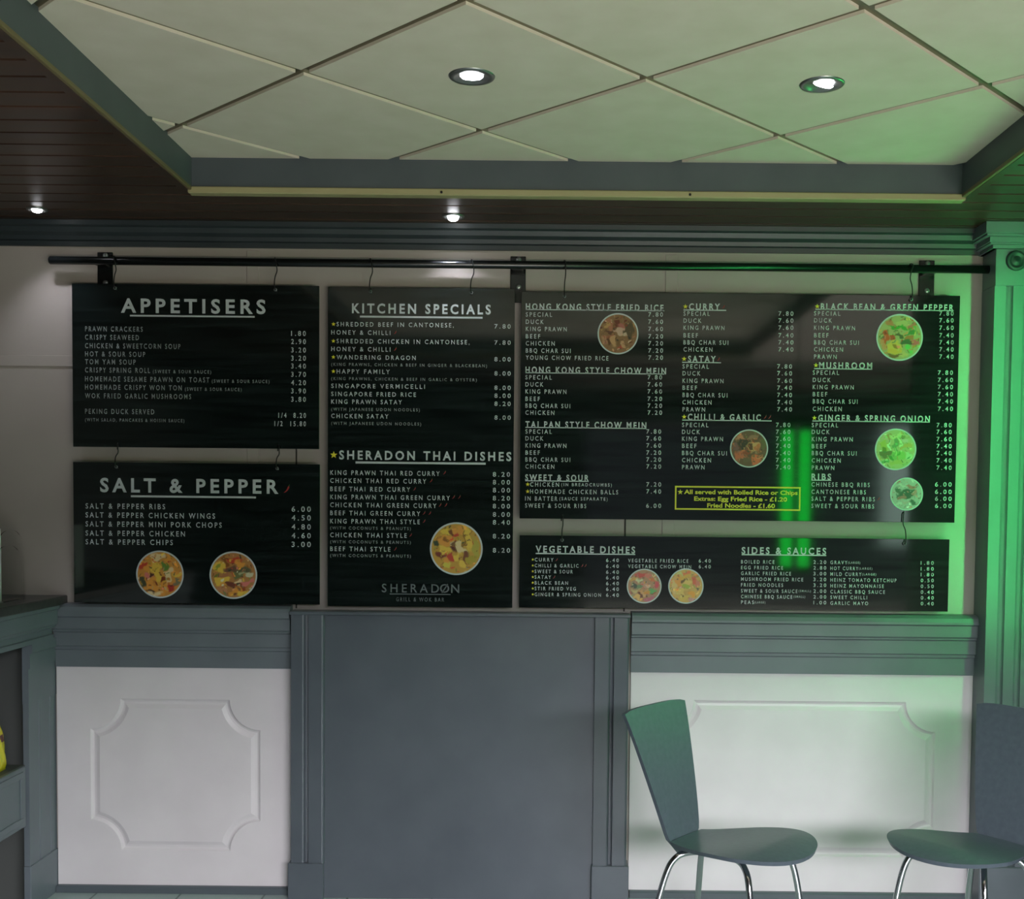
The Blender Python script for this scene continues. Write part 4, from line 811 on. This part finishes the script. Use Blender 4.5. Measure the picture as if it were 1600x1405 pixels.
# ------------------------------------------------------------------ chairs
def make_chair(name, loc, rz, label):
    root = empty(name, loc, rz); tag(root, label, 'chair', 'cafe chairs along the wall')
    # seat: x forward 0..L, widening from the back to a rounded front
    L = .405; th = .013
    def hw(x):
        t = x / L
        w = .088 + (.190 - .088) * math.sin(min(1, t / .70) * math.pi / 2) ** 1.0
        if t > .62: w *= math.sqrt(max(0.0, 1 - ((t - .62) / .381) ** 2.3))
        return w
    nx, ny = 48, 16; top = []; bot = []
    for i in range(nx + 1):
        x = L * (1 - (1 - i / nx) ** 2.2); w = max(hw(x), .002)
        for j in range(ny + 1):
            s = j / ny * 2 - 1; yy = s * w
            z = .450 + .034 * math.sin(min(1, x / .30) * math.pi / 2) ** 1.5 - .014 * max(0, (x - .29) / .105) ** 2 - .008 * math.sin(min(1, x / .30) * math.pi) * (1 - s * s) - .006 * (yy / .19) ** 2
            top.append((x, yy, z)); bot.append((x * .985 + .002, yy * .965, z - th))
    n1 = len(top); W = ny + 1; F = []
    for i in range(nx):
        for j in range(ny):
            a = i * W + j; F.append([a, a + 1, a + W + 1, a + W]); F.append([n1 + a, n1 + a + W, n1 + a + W + 1, n1 + a + 1])
    rim = [j for j in range(W)] + [i * W + ny for i in range(1, nx + 1)] + [nx * W + j for j in range(ny - 1, -1, -1)] + [i * W for i in range(nx - 1, 0, -1)]
    for k in range(len(rim)):
        a, b = rim[k], rim[(k + 1) % len(rim)]; F.append([a, b, n1 + b, n1 + a])
    mb = MB(); mb.add(top + bot, F, True); so_ = mb.build('seat', M_LEATHER, root)
    # backrest: tapered, reclined and gently dished
    nz, ny = 24, 12; A = []; Bk = []; H0, H1 = .396, .838
    for i in range(nz + 1):
        t = i / nz; z = H0 + (H1 - H0) * t
        w = .020 + (.086 - .020) * min(1, t / .13) if t < .13 else .086 + (.166 - .086) * ((t - .13) / .87) ** .92
        xb = -.004 - .112 * max(0, (t - .10) / .90) ** 1.12
        for j in range(ny + 1):
            s = j / ny * 2 - 1
            dish = .006 * t * (1 - s * s)
            rz_ = z - .010 * (abs(s) ** 6) * (t ** 8)
            A.append((xb - dish, s * w, rz_)); Bk.append((xb - dish - .014, s * w * .975, rz_ - .002))
    n1 = len(A); W = ny + 1; F = []
    for i in range(nz):
        for j in range(ny):
            a = i * W + j; F.append([a, a + 1, a + W + 1, a + W]); F.append([n1 + a, n1 + a + W, n1 + a + W + 1, n1 + a + 1])
    rim = [j for j in range(W)] + [i * W + ny for i in range(1, nz + 1)] + [nz * W + j for j in range(ny - 1, -1, -1)] + [i * W for i in range(nz - 1, 0, -1)]
    for k in range(len(rim)):
        a, b = rim[k], rim[(k + 1) % len(rim)]; F.append([a, b, n1 + b, n1 + a])
    mb = MB(); mb.add(A + Bk, F, True); bo = mb.build('backrest', M_LEATHER, root)
    for o in (so_, bo):
        e = o.modifiers.new('edge', 'EDGE_SPLIT'); e.split_angle = R(55)
    for s in (-1, 1):
        MB().tube(smooth_path([(.12, s * .045, .434), (.22, s * .085, .440), (.265, s * .112, .430), (.292, s * .132, .385), (.312, s * .150, .25), (.335, s * .170, 0.008)], 6), .0095, 14).build('leg', M_CHROME, root)
        MB().tube(smooth_path([(.12, s * .035, .430), (.045, s * .055, .418), (.012, s * .080, .398), (-.008, s * .100, .345), (-.035, s * .128, .2), (-.070, s * .152, 0.008)], 6), .0095, 14).build('leg', M_CHROME, root)
        for x, y in ((.335, .170), (-.070, .152)):
            MB().lathe([(.011, 0.0), (.012, .003), (.0115, .018), (.0095, .020)], 14, Matrix.Translation((x, s * y, 0))).build('foot', M_BLACK, root)
    MB().box((.09, -.06, .436), (.19, .06, .448), .002).build('seat_plate', M_BLACK, root)
    return root
make_chair('cafe_chair', (0.420, -0.748, 0), R(-39), 'dark leatherette chair with chrome legs, in front of the white panel, beside the grey boxing')
make_chair('cafe_chair', (1.374, -0.760, 0), R(217), 'dark leatherette chair with chrome legs at the right edge, in front of the fluted pilaster')
